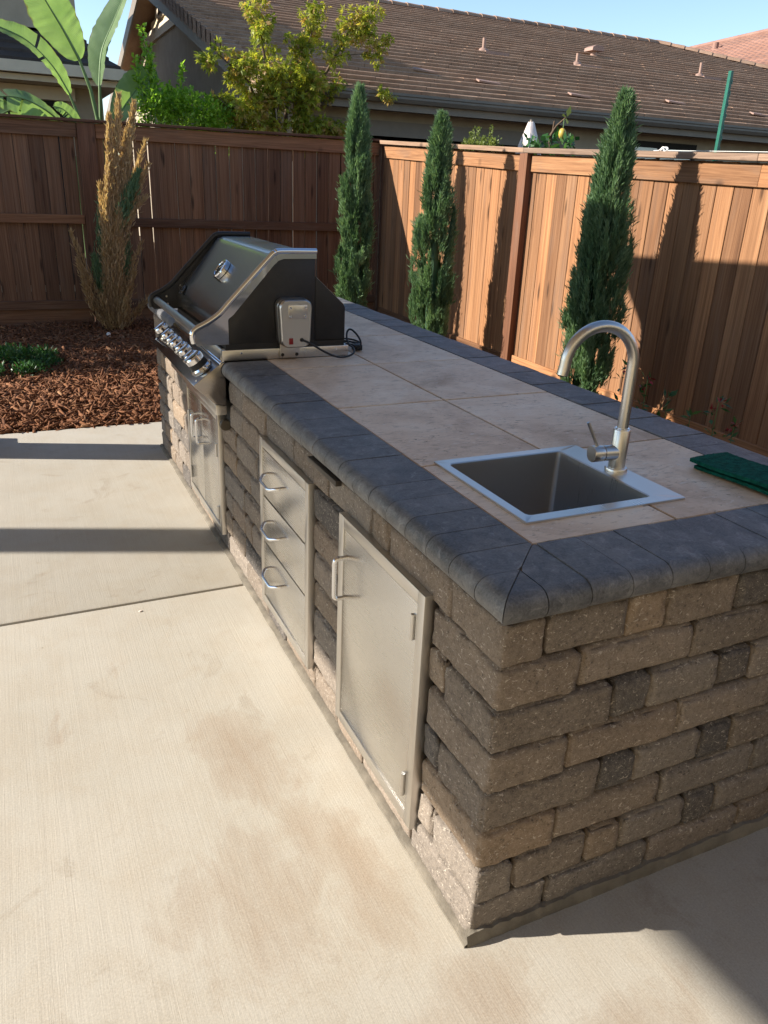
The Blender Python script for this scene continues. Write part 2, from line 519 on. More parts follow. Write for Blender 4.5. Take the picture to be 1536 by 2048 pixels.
M_roof2 = mat_tile('pink_clay_tile', (0.23, 0.125, 0.095), (0.30, 0.17, 0.13), (0.36, 0.22, 0.175))
M_cyp = mat_leaf('cypress_foliage', [(0.15, (0.055, 0.115, 0.058)), (0.5, (0.145, 0.245, 0.130)), (0.85, (0.27, 0.385, 0.235))], 0.28, 0.6)
M_dead = mat_leaf('dry_cypress_foliage', [(0.15, (0.28, 0.195, 0.115)), (0.5, (0.50, 0.36, 0.215)), (0.85, (0.66, 0.52, 0.36))], 0.35, 0.8)
M_maple = mat_leaf('maple_leaves', [(0.15, (0.15, 0.185, 0.030)), (0.40, (0.26, 0.31, 0.042)), (0.60, (0.40, 0.40, 0.060)), (0.78, (0.40, 0.25, 0.10)), (0.95, (0.54, 0.40, 0.20))], 0.50, 0.5, 2.5)
M_citrus = mat_leaf('citrus_leaves', [(0.2, (0.12, 0.24, 0.03)), (0.6, (0.25, 0.42, 0.055)), (0.9, (0.38, 0.54, 0.10))], 0.55, 0.35)
M_shrub = mat_leaf('shrub_leaves', [(0.2, (0.02, 0.07, 0.022)), (0.6, (0.045, 0.125, 0.035)), (0.9, (0.11, 0.21, 0.07))], 0.3, 0.4)
M_hedge = mat_leaf('pale_shrub_leaves', [(0.2, (0.10, 0.13, 0.03)), (0.6, (0.18, 0.22, 0.06)), (0.9, (0.26, 0.30, 0.10))], 0.35, 0.5)
M_bark = mat_simple('bark', (0.11, 0.075, 0.05), 0.9, 0.0, 20, 0.35, 0.6, 0.2)
M_stem = mat_simple('green_stalk', (0.12, 0.20, 0.07), 0.5, 0.0, 10, 0.2)

def mat_banana():
    nb = NB('banana_leaf')
    uv = nb.n('ShaderNodeUVMap')
    sp = nb.n('ShaderNodeSeparateXYZ'); nb.l(uv.outputs[0], sp.inputs[0])
    # veins run from the midrib to the margin
    wv = nb.n('ShaderNodeTexWave', wave_type='BANDS', bands_direction='X')
    mp = nb.n('ShaderNodeMapping'); mp.inputs['Scale'].default_value = (9, 0.3, 1)
    nb.l(uv.outputs[0], mp.inputs[0]); nb.l(mp.outputs[0], wv.inputs['Vector'])
    wv.inputs['Scale'].default_value = 1.0; wv.inputs['Distortion'].default_value = 2.0
    nz = nb.noise(nb.pos(), 5, 4)
    col = nb.ramp(nz, [(0.3, (0.15, 0.24, 0.10)), (0.7, (0.23, 0.33, 0.16))])
    col = nb.mix(nb.math('MULTIPLY', wv.outputs['Fac'], 0.35), col, (0.24, 0.36, 0.18))
    edge = nb.math('ABSOLUTE', nb.math('SUBTRACT', sp.outputs[1], 0.5))
    e2 = nb.math('ADD', edge, nb.math('MULTIPLY', nb.math('SUBTRACT', nb.noise(nb.pos(), 9, 4), 0.5), 0.14))
    col = nb.mix(nb.ramp(e2, [(0.475, 0.0), (0.52, 0.85)]), col, (0.16, 0.10, 0.035))
    nb.fin(col, 0.38, nrm=nb.bump(wv.outputs['Fac'], 0.4, 0.01), spec=0.5)
    tr = nb.n('ShaderNodeBsdfTranslucent'); nb.l(nb.mix(1.0, col, (1.5, 1.6, 0.7), 'MULTIPLY'), tr.inputs[0])
    mx = nb.n('ShaderNodeMixShader'); mx.inputs[0].default_value = 0.45
    nb.l(nb.b.outputs[0], mx.inputs[1]); nb.l(tr.outputs[0], mx.inputs[2]); nb.l(mx.outputs[0], nb.out.inputs[0])
    return nb.m
M_banana = mat_banana()

def mat_chip():
    nb = NB('bark_mulch')
    at = nb.n('ShaderNodeAttribute', attribute_name='rnd')
    col = nb.ramp(at.outputs['Fac'], [(0.0, (0.075, 0.030, 0.015)), (0.4, (0.17, 0.070, 0.034)), (0.75, (0.28, 0.125, 0.06)), (1.0, (0.44, 0.26, 0.14))])
    g = nb.noise(nb.pos((60, 60, 60)), 1.0, 3)
    col = nb.mix(0.35, col, nb.ramp(g, [(0.35, (0.05, 0.022, 0.012)), (0.7, (0.30, 0.15, 0.08))]))
    return nb.fin(col, 0.9, spec=0.15)
M_chip = mat_chip()

# ================================================================== SETTING
GY = 4.26           # far edge of the patio slab
JY = 1.80           # control joint
# earth sheet to the horizon
tag(MB().box(-600, 600, -600, 900, -0.40, -0.10).build('ground', M_soil, smooth=0), kind='structure')
def slab(name, x0, x1, y0, y1):
    """slab with rounded tooled edges at both y ends"""
    b = 0.012
    prof = [(y0, -0.1), (y0, -b), (y0 + b * .3, -b * .3), (y0 + b, 0), (y1 - b, 0), (y1 - b * .3, -b * .3), (y1, -b), (y1, -0.1)]
    return tag(MB().prism_x(prof, x0, x1).build(name, M_conc, smooth=40), kind='structure')
slab('patio_slab', -9.0, 1.34, -6.0, JY - 0.005)
slab('patio_slab', -9.0, 1.34, JY + 0.005, GY)
tag(box('patio_joint_filler', M_mortar, None, -9.0, 1.34, JY - 0.03, JY + 0.03, -0.09, -0.014), kind='structure')

# mulch bed: undulating earth under a litter of wood chips
def mulch_h(x, y):
    k = min(1.0, max(0.0, (y - 4.26) * 1.6)) if x < 1.34 else 1.0
    return -0.016 + k * (0.040 + 0.022 * noise.noise((x * 1.3, y * 1.3, 0.3))) + (.003 + .011 * k) * noise.noise((x * 3.7, y * 3.7, 4.3))
def mulch_sheet(name, x0, x1, y0, y1, st):
    nx = int((x1 - x0) / st) + 1; ny = int((y1 - y0) / st) + 1
    xs = np.linspace(x0, x1, nx); ys = np.linspace(y0, y1, ny)
    V = [(x, y, mulch_h(x, y)) for y in ys for x in xs]
    F = [(j * nx + i, j * nx + i + 1, (j + 1) * nx + i + 1, (j + 1) * nx + i) for j in range(ny - 1) for i in range(nx - 1)]
    me = mesh_np(name, V, F, M_soil, smooth=True)
    return tag(link(name, me), kind='structure')
mulch_sheet('mulch_bed_soil', -4.0, 3.42, GY + 0.0008, 8.14, 0.08)
mulch_sheet('side_bed_soil', 1.345, 3.42, -2.0, GY, 0.10)
def chips(n, x0, x1, y0, y1, lmin, lmax, seed, keep=None):
    r = np.random.default_rng(seed)
    V = []; F = []; rnd = []
    cube = np.array([(-1, -1, -1), (1, -1, -1), (1, 1, -1), (-1, 1, -1), (-1, -1, 1), (1, -1, 1), (1, 1, 1), (-1, 1, 1)], float) * .5
    cf = np.array([(0, 3, 2, 1), (4, 5, 6, 7), (0, 1, 5, 4), (1, 2, 6, 5), (2, 3, 7, 6), (3, 0, 4, 7)])
    px = r.uniform(x0, x1, n); py = r.uniform(y0, y1, n)
    if keep is not None:
        k = keep(px, py); px = px[k]; py = py[k]; n = len(px)
    L = lmin + (lmax - lmin) * r.random(n) ** 2.2
    W = np.minimum(L * r.uniform(.07, .26, n), .02); T = W * r.uniform(.2, .5, n)
    az = r.uniform(0, 2 * np.pi, n); el = r.normal(0, .38, n); ro = r.normal(0, .6, n)
    z = np.array([mulch_h(a, b) for a, b in zip(px, py)]) + r.uniform(0.0, .024, n)
    allV = np.empty((n, 8, 3))
    base = cube[None] * np.stack([L, W, T], 1)[:, None, :]
    tap = 1 - .5 * r.random((n, 1)) * (cube[None, :, 0] > 0)
    base[:, :, 1] *= tap
    base[:, :, 2] += (base[:, :, 0] ** 2 / L[:, None] ** 2) * L[:, None] * r.uniform(-.5, .5, n)[:, None]
    ca, sa = np.cos(ro), np.sin(ro)
    y_, z_ = base[:, :, 1] * ca[:, None] - base[:, :, 2] * sa[:, None], base[:, :, 1] * sa[:, None] + base[:, :, 2] * ca[:, None]
    ce, se = np.cos(el), np.sin(el)
    x2, z2 = base[:, :, 0] * ce[:, None] - z_ * se[:, None], base[:, :, 0] * se[:, None] + z_ * ce[:, None]
    c2, s2 = np.cos(az), np.sin(az)
    allV[:, :, 0] = px[:, None] + x2 * c2[:, None] - y_ * s2[:, None]
    allV[:, :, 1] = py[:, None] + x2 * s2[:, None] + y_ * c2[:, None]
    allV[:, :, 2] = z[:, None] + z2
    Fq = (cf[None] + (np.arange(n) * 8)[:, None, None]).reshape(-1, 4)
    rr = np.repeat(np.clip(r.beta(1.6, 1.9, n), 0, 1), 6)
    return allV.reshape(-1, 3), Fq, rr
Vc, Fc, Rc = chips(52000, -1.6, 1.3, GY - 0.004, 8.1, 0.02, 0.125, 3)
tag(link('bark_mulch', mesh_np('bark_mulch', Vc, Fc, M_chip, Rc)), 'shredded brown bark mulch covering the bed along the fence', 'mulch', kind='stuff')
Vc, Fc, Rc = chips(9000, 1.36, 3.4, -0.5, 8.1, 0.03, 0.12, 5)
tag(link('side_mulch', mesh_np('side_mulch', Vc, Fc, M_chip, Rc)), 'bark mulch on the strip behind the island', 'mulch', kind='stuff')

# ================================================================== KITCHEN ISLAND
BH = 0.1016                 # course height
WX, WY = 1.148, 3.726       # wall outside size
CT = 0.876                  # counter height
island = thing('kitchen_island', 'long outdoor kitchen island of tumbled brown blocks with charcoal rim and tiled top', 'kitchen island', (0.57, 1.86, 0))
def axis_pts(h, r, step=0.013):
    inner = h - r
    n = max(1, int(round(2 * inner / step)))
    mid = list(np.linspace(-inner, inner, n + 1))
    e = [-h, -h + .22 * r, -h + .55 * r]
    return np.array(e + mid + [-x for x in reversed(e)])
def tumbled(w_, d_, h_, seed, coarse=False, corner=False):
    """rounded, chipped block mesh centred on the origin"""
    half = np.array([w_ / 2, d_ / 2, h_ / 2])
    r = 0.0080
    st = 0.05 if coarse else 0.0125
    ax = [axis_pts(half[k], r, st) for k in range(3)]
    idx = {}; V = []
    n = [len(a) for a in ax]
    def vid(i, j, k):
        key = (i, j, k)
        if key not in idx:
            idx[key] = len(V); V.append((ax[0][i], ax[1][j], ax[2][k]))
        return idx[key]
    F = []
    for (a, b, c) in ((0, 1, 2), (1, 2, 0), (2, 0, 1)):
        for side in (0, n[c] - 1):
            for i in range(n[a] - 1):
                for j in range(n[b] - 1):
                    q = []
                    for (di, dj) in ((0, 0), (1, 0), (1, 1), (0, 1)):
                        t = [0, 0, 0]; t[a] = i + di; t[b] = j + dj; t[c] = side
                        q.append(vid(*t))
                    F.append(q if side else q[::-1])
    P = np.array(V)
    inn = np.clip(P, -(half - r), half - r)
    dv = P - inn
    ln = np.linalg.norm(dv, axis=1, keepdims=True)
    nd = dv / np.maximum(ln, 1e-9)
    P = inn + nd * r
    ncomp = (np.abs(dv) > 1e-6).sum(1)
    # tumbling knocks the four corners off, seen square on to either face
    rs = random.Random(seed)
    for (ia, ib) in ((0, 2), (1, 2)):
        for sa in (-1, 1):
            for sb in (-1, 1):
                Rr = min(rs.uniform(.008, .030), half[ia] * .8, half[ib] * .6)
                if half[ia] > .13: Rr *= .8
                if corner and sa < 0: Rr = rs.uniform(.003, .009)
                ca, cb_ = sa * (half[ia] - Rr), sb * (half[ib] - Rr)
                da, db = (P[:, ia] - ca) * sa, (P[:, ib] - cb_) * sb
                m_ = (da > 0) & (db > 0)
                d_ = np.hypot(da, db)
                k_ = np.where(m_ & (d_ > Rr), Rr / np.maximum(d_, 1e-9), 1.0)
                P[:, ia] = np.where(m_, ca + da * k_ * sa, P[:, ia]); P[:, ib] = np.where(m_, cb_ + db * k_ * sb, P[:, ib])
    out = []
    for p, d, nc in zip(P, nd, ncomp):
        a = noise.noise((p[0] * 16 + seed * 3.1, p[1] * 16, p[2] * 16))
        b = noise.noise((p[0] * 48 + seed * 1.7, p[1] * 48 + 5, p[2] * 48))
        k = 0.0030 * a + 0.0020 * b
        if nc >= 2:
            k -= 0.0105 * max(0, noise.noise((p[0] * 30 + seed * 5.3, p[1] * 30, p[2] * 30 + 9)) + 0.12) + 0.004 * max(0, noise.noise((p[0] * 75 + seed, p[1] * 75, p[2] * 75)))
        out.append(p + d * k)
    me = bpy.data.meshes.new('block')
    me.from_pydata([tuple(p) for p in out], [], F)
    me.shade_smooth()
    return me
_seed = [0]
def put_block(x0, x1, y0, y1, z0, z1, mi=None, coarse=False, corner=False):
    g = 0.0020
    _seed[0] += 1
    me = tumbled(x1 - x0 - 2 * g, y1 - y0 - 2 * g, z1 - z0 - 1.4 * g, _seed[0], coarse, corner)
    if mi is None:
        mi = random.choices([0, 1, 2, 3], [4, 4, 2, 1.2])[0]
    me.materials.append(M_blk[mi])
    o = link('block', me, island)
    o.location = ((x0 + x1) / 2 + random.uniform(-.0015, .0015), (y0 + y1) / 2 + random.uniform(-.002, .002), (z0 + z1) / 2)
    o.rotation_euler = (random.uniform(-.004, .004), random.uniform(-.004, .004), random.uniform(-.006, .006))
    return o
# end face, courses listed from the top: joints read off the photograph, with block tones
END = [[0.1, 0.3, 0.4, 0.6, 0.7, 0.9], [0.2, 0.5, 0.8, 1.0], [0.3, 0.4, 0.6, 0.7, 1.0], [0.2, 0.5, 0.8, 0.9],
       [0.3, 0.4, 0.6, 0.7, 1.0], [0.2, 0.5, 0.8, 1.0], [0.1, 0.3, 0.4, 0.6, 0.7, 0.9], [0.2, 0.5, 0.8]]
TONE = [[0, 0, 2, 0, 3, 0, 1], [0, 1, 0, 0, 1], [0, 3, 1, 3, 1, 0], [0, 0, 1, 3, 1], [0, 3, 1, 3, 0, 1], [2, 0, 1, 1, 0], [1, 0, 2, 1, 3, 1, 0], [1, 1, 1, 0]]
CY = [0.2, 0.27, 0.2, 0.27, 0.2, 0.27, 0.2, 0.3]      # depth of corner block along the long face
DOORS = {'door': (0.272, 0.768, 0.080, 0.731), 'drawers': (1.013, 1.522, 0.080, 0.722), 'double': (2.135, 2.79, 0.078, 0.632)}
GR0, GR1 = 2.005, 2.975                                  # grill bay
BD = 0.105
for ci in range(8):
    z1 = 8 * BH - ci * BH; z0 = z1 - BH
    js = [0.0] + END[ci] + [WX]
    for k in range(len(js) - 1):
        x0, x1 = js[k], js[k + 1]
        put_block(x0, x1, 0.0, CY[ci] if k == 0 else BD, z0, z1, TONE[ci][k], False, k == 0)
    # long face: intervals left free by the openings
    iv = [(CY[ci], WY)]
    zc0, zc1 = z0 + 0.03, z1 - 0.03
    cuts = [(a, b) for (a, b, c, d) in DOORS.values() if zc0 < d and zc1 > c]
    if ci in (0, 1):
        cuts.append((GR0, GR1))
    for a, b in cuts:
        a2, b2 = a + 0.004, b - 0.004
        niv = []
        for s, e in iv:
            if b2 <= s or a2 >= e: niv.append((s, e)); continue
            if a2 - s > 0.02: niv.append((s, a2))
            if e - b2 > 0.02: niv.append((b2, e))
        iv = niv
    for s, e in iv:
        cur = s
        first = True
        while cur < e - 1e-4:
            if ci == 0 and abs(cur - 0.2) < 1e-3: L = 0.3
            elif ci == 0 and abs(cur - 0.5) < 1e-3: L = 0.1
            elif ci == 0 and abs(cur - 0.6) < 1e-3: L = 0.3
            else: L = random.choice([0.1, 0.2, 0.2, 0.3, 0.3, 0.2])
            if e - (cur + L) < 0.07: L = e - cur
            if L > 0.36: L = L / 2
            mi = 2 if (ci == 0 and abs(cur - 0.5) < 1e-3) else None
            put_block(0.0, BD, cur, min(cur + L, e), z0, z1, mi)
            cur += L
    # far end and back, plain running bond
    x = BD
    while x < WX - 1e-3:
        L = min(0.3 if ci % 2 else 0.2, WX - x)
        if WX - x - L < .08: L = WX - x
        put_block(x, x + L, WY - BD, WY, z0, z1, None, True); x += L
    y = BD
    while y < WY - BD - 1e-3:
        L = min(0.3, WY - BD - y)
        if ci % 2 and y == BD: L = 0.15
        if WY - BD - y - L < .08: L = WY - BD - y
        put_block(WX - BD, WX, y, y + L, z0, z1, None, True); y += L
# solid core behind the blocks, lower under sink and grill
MB().box(0.05, WX - 0.05, 0.05, WY - 0.05, 0.01, 0.60).build('core', M_mortar, island)
MB().box(0.05, WX - 0.05, 0.72, 1.98, 0.6, 0.80).build('core', M_mortar, island)
MB().box(0.05, WX - 0.05, 3.0, WY - 0.05, 0.6, 0.80).build('core', M_mortar, island)
MB().box(0.66, WX - 0.05, 0.05, 3.0, 0.61, 0.79).build('core', M_mortar, island)
MB().box(0.05, 0.66, 0.05, 0.22, 0.61, 0.79).build('core', M_mortar, island)
MB().box(0.05, 0.20, 0.22, 0.72, 0.61, 0.79).build('core', M_mortar, island)
# mortar toe along the two visible faces
def toe(p0, p1, nrm, h, d, seed):
    mb = MB()
    n = 260
    V = []; F = []
    for i in range(n + 1):
        t = i / n
        x = p0[0] + (p1[0] - p0[0]) * t; y = p0[1] + (p1[1] - p0[1]) * t
        a = noise.noise((t * 23 + seed, 1.3, 0)); b = noise.noise((t * 60 + seed, 7.3, 0))
        c_ = noise.noise((t * 160 + seed, 3.3, 0)); hh = h * (1 + .3 * a + .15 * b + .06 * c_); dd = d * (1 + .08 * b + .1 * a + .05 * c_)
        for (dq, zq) in ((-.01, hh), (.006, hh * .98), (dd * .8, hh * .62), (dd, 0.006), (dd * 1.05, -.01)):
            V.append((x + nrm[0] * dq, y + nrm[1] * dq, zq))
        if i:
            for k in range(4):
                F.append(((i - 1) * 5 + k, (i - 1) * 5 + k + 1, i * 5 + k + 1, i * 5 + k))
    return mb.add(V, F).build('mortar_toe', M_mortar, island, smooth=50)
toe((0, -0.010), (0, WY), (-1, 0), 0.012, 0.016, 1)
toe((-0.010, 0), (WX, 0), (0, -1), 0.030, 0.012, 2)

# --- bullnose cap pavers, each its own piece, mitred at the corners
CO = 0.024; CW = 0.186; CB = 8 * BH + 0.001
def cap_profile():
    hgt = CT - CB; r = hgt / 2
    pr = [(CW, CB), (r, CB)]
    for k in range(1, 12):
        a = -math.pi / 2 - math.pi * k / 12
        pr.append((r + r * math.cos(a), CB + r + r * math.sin(a)))
    pr += [(r, CT), (CW * .5, CT), (CW * .75, CT), (CW, CT)]
    return pr
CP = cap_profile()
CPD = []
for i in range(len(CP) - 1):         # refine so mitres cut cleanly
    a, b = CP[i], CP[i + 1]
    n = max(1, int(abs(b[0] - a[0]) / 0.012))
    for k in range(n):
        CPD.append((a[0] + (b[0] - a[0]) * k / n, a[1] + (b[1] - a[1]) * k / n))
CPD.append(CP[-1])
def cap_piece(fn, a, b, m0, m1):
    """fn maps (s along run, q across from outer edge, z) to world; m0/m1 = position of a mitre's outer tip or None"""
    g = 0.0011
    def col(q, z):
        s0, s1 = a + g, b - g
        if m0 is not None: s0 = max(s0, m0 + q + g)
        if m1 is not None: s1 = min(s1, m1 - q - g)
        return (q, z, s0, s1) if s1 - s0 > 0.0004 else None
    keep = []
    for i, (q, z) in enumerate(CPD):
        c = col(q, z)
        if i:
            pq, pz = CPD[i - 1]; pc = col(pq, pz)
            if (c is None) != (pc is None):      # cut this step where the wedge runs out
                lo, hi = ((pq, pz), (q, z)) if pc else ((q, z), (pq, pz))
                for _ in range(20):
                    md = ((lo[0] + hi[0]) / 2, (lo[1] + hi[1]) / 2)
                    if col(*md): lo = md
                    else: hi = md
                keep.append(col(*lo))
        if c: keep.append(c)
    if len(keep) < 4: return
    ctr = fn((a + b) / 2, CW / 2, (CB + CT) / 2)
    V = []; n = len(keep)
    jz = random.uniform(-.0022, .0006)
    for q, z, s0, s1 in keep:
        for s in (s0, (s0 + s1) / 2, s1):
            p = fn(s, q, z)
            V.append((p[0] - ctr[0], p[1] - ctr[1], p[2] - ctr[2] + jz))
    F = []
    for i in range(n):
        j = (i + 1) % n
        for k in range(2):
            F.append((i * 3 + k, j * 3 + k, j * 3 + k + 1, i * 3 + k + 1))
    F.append(tuple(i * 3 for i in range(n))); F.append(tuple(i * 3 + 2 for i in range(n - 1, -1, -1)))
    o = MB().add(V, F).build('cap_paver', M_cap, island, smooth=40)
    o.location = ctr
    return o
def run(fn, length, m_start, m_end, skip=None):
    s = -CO
    while s < length + CO - 1e-4:
        e = min(s + 0.0985, length + CO)
        if length + CO - e < 0.03: e = length + CO
        segs = [(s, e)]
        if skip:
            segs = []
            if s < skip[0]: segs.append((s, min(e, skip[0])))
            if e > skip[1]: segs.append((max(s, skip[1]), e))
        for a, b in segs:
            if b - a > 0.01:
                cap_piece(fn, a, b, -CO if m_start else None, length + CO if m_end else None)
        s = e
run(lambda s, q, z: (-CO + q, s, z), WY, True, True, (2.0, 2.965))
run(lambda s, q, z: (s, -CO + q, z), WX, True, True)
run(lambda s, q, z: (WX + CO - q, s, z), WY, True, True)
run(lambda s, q, z: (s, WY + CO - q, z), WX, True, True)

for (x0, x1, y0, y1) in ((0.0, CW - CO - .004, 0.0, 1.995), (0.0, CW - CO - .004, 2.97, WY), (CW - CO - .004, WX - .001, 0.0, CW - CO - .004), (CW - CO - .004, WX - .001, WY - CW + CO + .004, WY), (WX + CO - CW + .004, WX, CW - CO, WY - CW + CO)):
    MB().box(x0, x1, y0, y1, CB + .004, CT - .006).build('cap_bed', M_mortar, island)
# --- travertine tiles with a sink cut-out
TX0, TX1 = -CO + CW + .002, WX + CO - CW - .002
TY0, TY1 = TX0, WY + CO - CW - .002
SH = (0.232, 0.594, 0.282, 0.654)        # sink hole
GH = (-.1, 0.50, 2.02, 2.95)             # grill hole
def plate(name, mat, x0, x1, y0, y1, z0, z1, holes, parent, bevel=0):
    xs = sorted({x0, x1, *[c for h in holes for c in h[:2] if x0 < c < x1]})
    ys = sorted({y0, y1, *[c for h in holes for c in h[2:] if y0 < c < y1]})
    cx, cy = (x0 + x1) / 2, (y0 + y1) / 2
    cells = set()
    for i in range(len(xs) - 1):
        for j in range(len(ys) - 1):
            mx, my = (xs[i] + xs[i + 1]) / 2, (ys[j] + ys[j + 1]) / 2
            if not any(h[0] < mx < h[1] and h[2] < my < h[3] for h in holes):
                cells.add((i, j))
    if not cells: return None
    bm = bmesh.new(); vd = {}
    def v(i, j, t):
        k = (i, j, t)
        if k not in vd: vd[k] = bm.verts.new((xs[i] - cx, ys[j] - cy, (z1 if t else z0)))
        return vd[k]
    for (i, j) in cells:
        bm.faces.new((v(i, j, 1), v(i + 1, j, 1), v(i + 1, j + 1, 1), v(i, j + 1, 1)))
        bm.faces.new((v(i, j, 0), v(i, j + 1, 0), v(i + 1, j + 1, 0), v(i + 1, j, 0)))
        for (di, dj, a, b) in ((-1, 0, (i, j + 1), (i, j)), (1, 0, (i + 1, j), (i + 1, j + 1)), (0, -1, (i, j), (i + 1, j)), (0, 1, (i + 1, j + 1), (i, j + 1))):
            if (i + di, j + dj) not in cells:
                bm.faces.new((v(*a, 0), v(*b, 0), v(*b, 1), v(*a, 1)))
    bmesh.ops.dissolve_limit(bm, angle_limit=0.01, verts=bm.verts, edges=bm.edges)
    bmesh.ops.recalc_face_normals(bm, faces=bm.faces)
    if bevel:
        es = [e for e in bm.edges if len(e.link_faces) == 2 and e.calc_face_angle(0) > .6]
        bmesh.ops.bevel(bm, geom=es, offset=bevel, segments=2, affect='EDGES', clamp_overlap=True)
    me = bpy.data.meshes.new(name); bm.to_mesh(me); bm.free()
    me.materials.append(mat)
    o = link(name, me, parent); o.location = (cx, cy, 0)
    return o
plate('grout_bed', M_grout, TX0 - .006, TX1 + .006, TY0 - .006, TY1 + .006, 0.825, CT - 0.0055, [SH, GH], island)
ty = [TY0, 0.665, 1.250, 1.835, 2.42, 3.005, TY1]
for i, (xa, xb) in enumerate(((TX0, 0.556), (0.556, TX1))):
    for j in range(len(ty) - 1):
        g = 0.0032
        plate('counter_tile', M_trav, xa + g, xb - g, ty[j] + g, ty[j + 1] - g, 0.83, CT - 0.002 + random.uniform(-.0006, .0006), [SH, GH], island, 0.0015)

# --- stainless access doors and drawers in the long face (x = 0 looking out to -x)
XF_ = -0.017
def frame(parent_name, y0, y1, z0, z1, fl, label):
    """flange with raised lip; returns part"""
    mb = MB()
    mb.box(XF_, 0.02, y0, y0 + fl, z0, z1); mb.box(XF_, 0.02, y1 - fl, y1, z0, z1)
    mb.box(XF_, 0.02, y0 + fl, y1 - fl, z1 - fl, z1); mb.box(XF_, 0.02, y0 + fl, y1 - fl, z0, z0 + fl)
    o = mb.build(parent_name, M_steel, island, bevel=0.0012)
    MB().box(0.004, 0.018, y0 + fl * .5, y1 - fl * .5, z0 + fl * .5, z1 - fl * .5).build('backing', M_dark, o)  # near-black backing paints shade into the gaps round the panels
    o['label'] = label
    return o
def panel(parent, y0, y1, z0, z1, name='door_panel'):
    return box(name, M_door, parent, -0.0145, 0.0, y0 + .0012, y1 - .0012, z0 + .0012, z1 - .0012, 0.0012)
def hand(parent, pts, r=0.0062):
    """bent bar handle with rounded bends"""
    P = [Vector(p) for p in pts]
    out = [P[0]]
    for i in range(1, len(P) - 1):
        a = (P[i - 1] - P[i]).normalized(); b = (P[i + 1] - P[i]).normalized()
        rr = min(0.014, (P[i - 1] - P[i]).length * .45, (P[i + 1] - P[i]).length * .45)
        for t in np.linspace(0, 1, 6):
            p = (P[i] + a * rr) * (1 - t) ** 2 + P[i] * 2 * t * (1 - t) + (P[i] + b * rr) * t ** 2
            out.append(p)
    out.append(P[-1])
    return MB().tube(out, r, 12).build('handle', M_chrome, parent, smooth=50)
def hinge(parent, y, z0, z1):
    mb = MB(); mb.tube([(-0.0185, y, z0), (-0.0185, y, z1)], 0.0052, 10)
    mb.box(-0.0172, -0.0148, y - 0.002, y + 0.012, z0 + .004, z1 - .004)
    return mb.build('hinge', M_steel, parent, smooth=50)
y0, y1, z0, z1 = DOORS['door']
d = frame('access_door', y0, y1, z0, z1, 0.032, 'single stainless access door nearest the corner')
panel(d, y0 + .034, y1 - .034, z0 + .034, z1 - .034)
hand(d, [(-.012, y1 - .060, .625), (-.052, y1 - .060, .625), (-.052, y1 - .060, .505), (-.012, y1 - .060, .505)])
hinge(d, y0 + .045, .60, .665); hinge(d, y0 + .045, .155, .22)
y0, y1, z0, z1 = DOORS['drawers']
d = frame('drawer_stack', y0, y1, z0, z1, 0.030, 'stainless stack of three drawers')
zs = [z0 + .032, z0 + .252, z0 + .432, z1 - .032]
for k in range(3):
    p_ = panel(d, y0 + .032, y1 - .032, zs[k] + .002, zs[k + 1] - .002, 'drawer_front')
    zc = zs[k + 1] - .085; yc = (y0 + y1) / 2 + .07
    hand(p_, [(-.012, yc + .075, zc + .012), (-.036, yc + .075, zc + .012), (-.056, yc + .045, zc), (-.056, yc - .045, zc), (-.036, yc - .075, zc + .012), (-.012, yc - .075, zc + .012)], 0.0058)
y0, y1, z0, z1 = DOORS['double']
d = frame('double_door', y0, y1, z0, z1, 0.032, 'pair of stainless doors under the grill')
ym = (y0 + y1) / 2
for k, (a, b) in enumerate(((y0 + .034, ym - .001), (ym + .001, y1 - .034))):
    p_ = panel(d, a, b, z0 + .034, z1 - .034)
    yh = ym - .05 if k == 0 else ym + .05
    hand(p_, [(-.012, yh, .535), (-.052, yh, .535), (-.052, yh, .42), (-.012, yh, .42)])
    yy = y0 + .045 if k == 0 else y1 - .045
    hinge(p_, yy, .43, .49); hinge(p_, yy, .14, .20)
MB().box(0.02, 0.055, 2.005, 2.975, 0.60, 0.70).build('grill_bay_backing', M_dark, island)
# dark bracket slipped under the rim, and the pipe end below the control panel
MB().prism_y([(-.022, .7975), (-.004, .7975), (-.004, .8125), (-.022, .8125)], .785, 1.005).build('rim_bracket', mat_simple('dark_bronze_metal', (0.06, 0.05, 0.042), 0.45, 0.4), island, bevel=.001)
MB().lathe([(0.0, 0), (.021, 0), (.023, .004), (.023, .022), (0.0, .022)], (-.012, 2.012, .616), (0, 1, 0), 24).build('pipe_end', mat_simple('dull_pipe', (0.10, 0.085, 0.065), 0.5, 0.5), island, smooth=40)

# ================================================================== SINK
sink = thing('sink', 'square drop-in stainless sink set in the tiled counter', 'sink', (0.44, 0.465, CT))
SX0, SX1, SY0, SY1 = 0.210, 0.668, 0.254, 0.680
def rrect(x0, x1, y0, y1, r, z, n=5):
    pts = []
    for (cx, cy, a0) in ((x1 - r, y0 + r, -90), (x1 - r, y1 - r, 0), (x0 + r, y1 - r, 90), (x0 + r, y0 + r, 180)):
        for k in range(n + 1):
            a = R_(a0 + 90 * k / n)
            pts.append((cx + r * math.cos(a), cy + r * math.sin(a), z))
    return pts
BX0, BX1, BY0, BY1 = 0.238, 0.588, 0.288, 0.648
def loft(mb, loops, close_last=False):
    o = len(mb.v)
    n = len(loops[0])
    V = [p for l in loops for p in l]
    F = []
    for i in range(len(loops) - 1):
        for k in range(n):
            k2 = (k + 1) % n
            F.append((i * n + k, i * n + k2, (i + 1) * n + k2, (i + 1) * n + k))
    if close_last: F.append(tuple((len(loops) - 1) * n + k for k in range(n)))
    mb.add(V, F)
zt = CT + .0035
mb = MB()
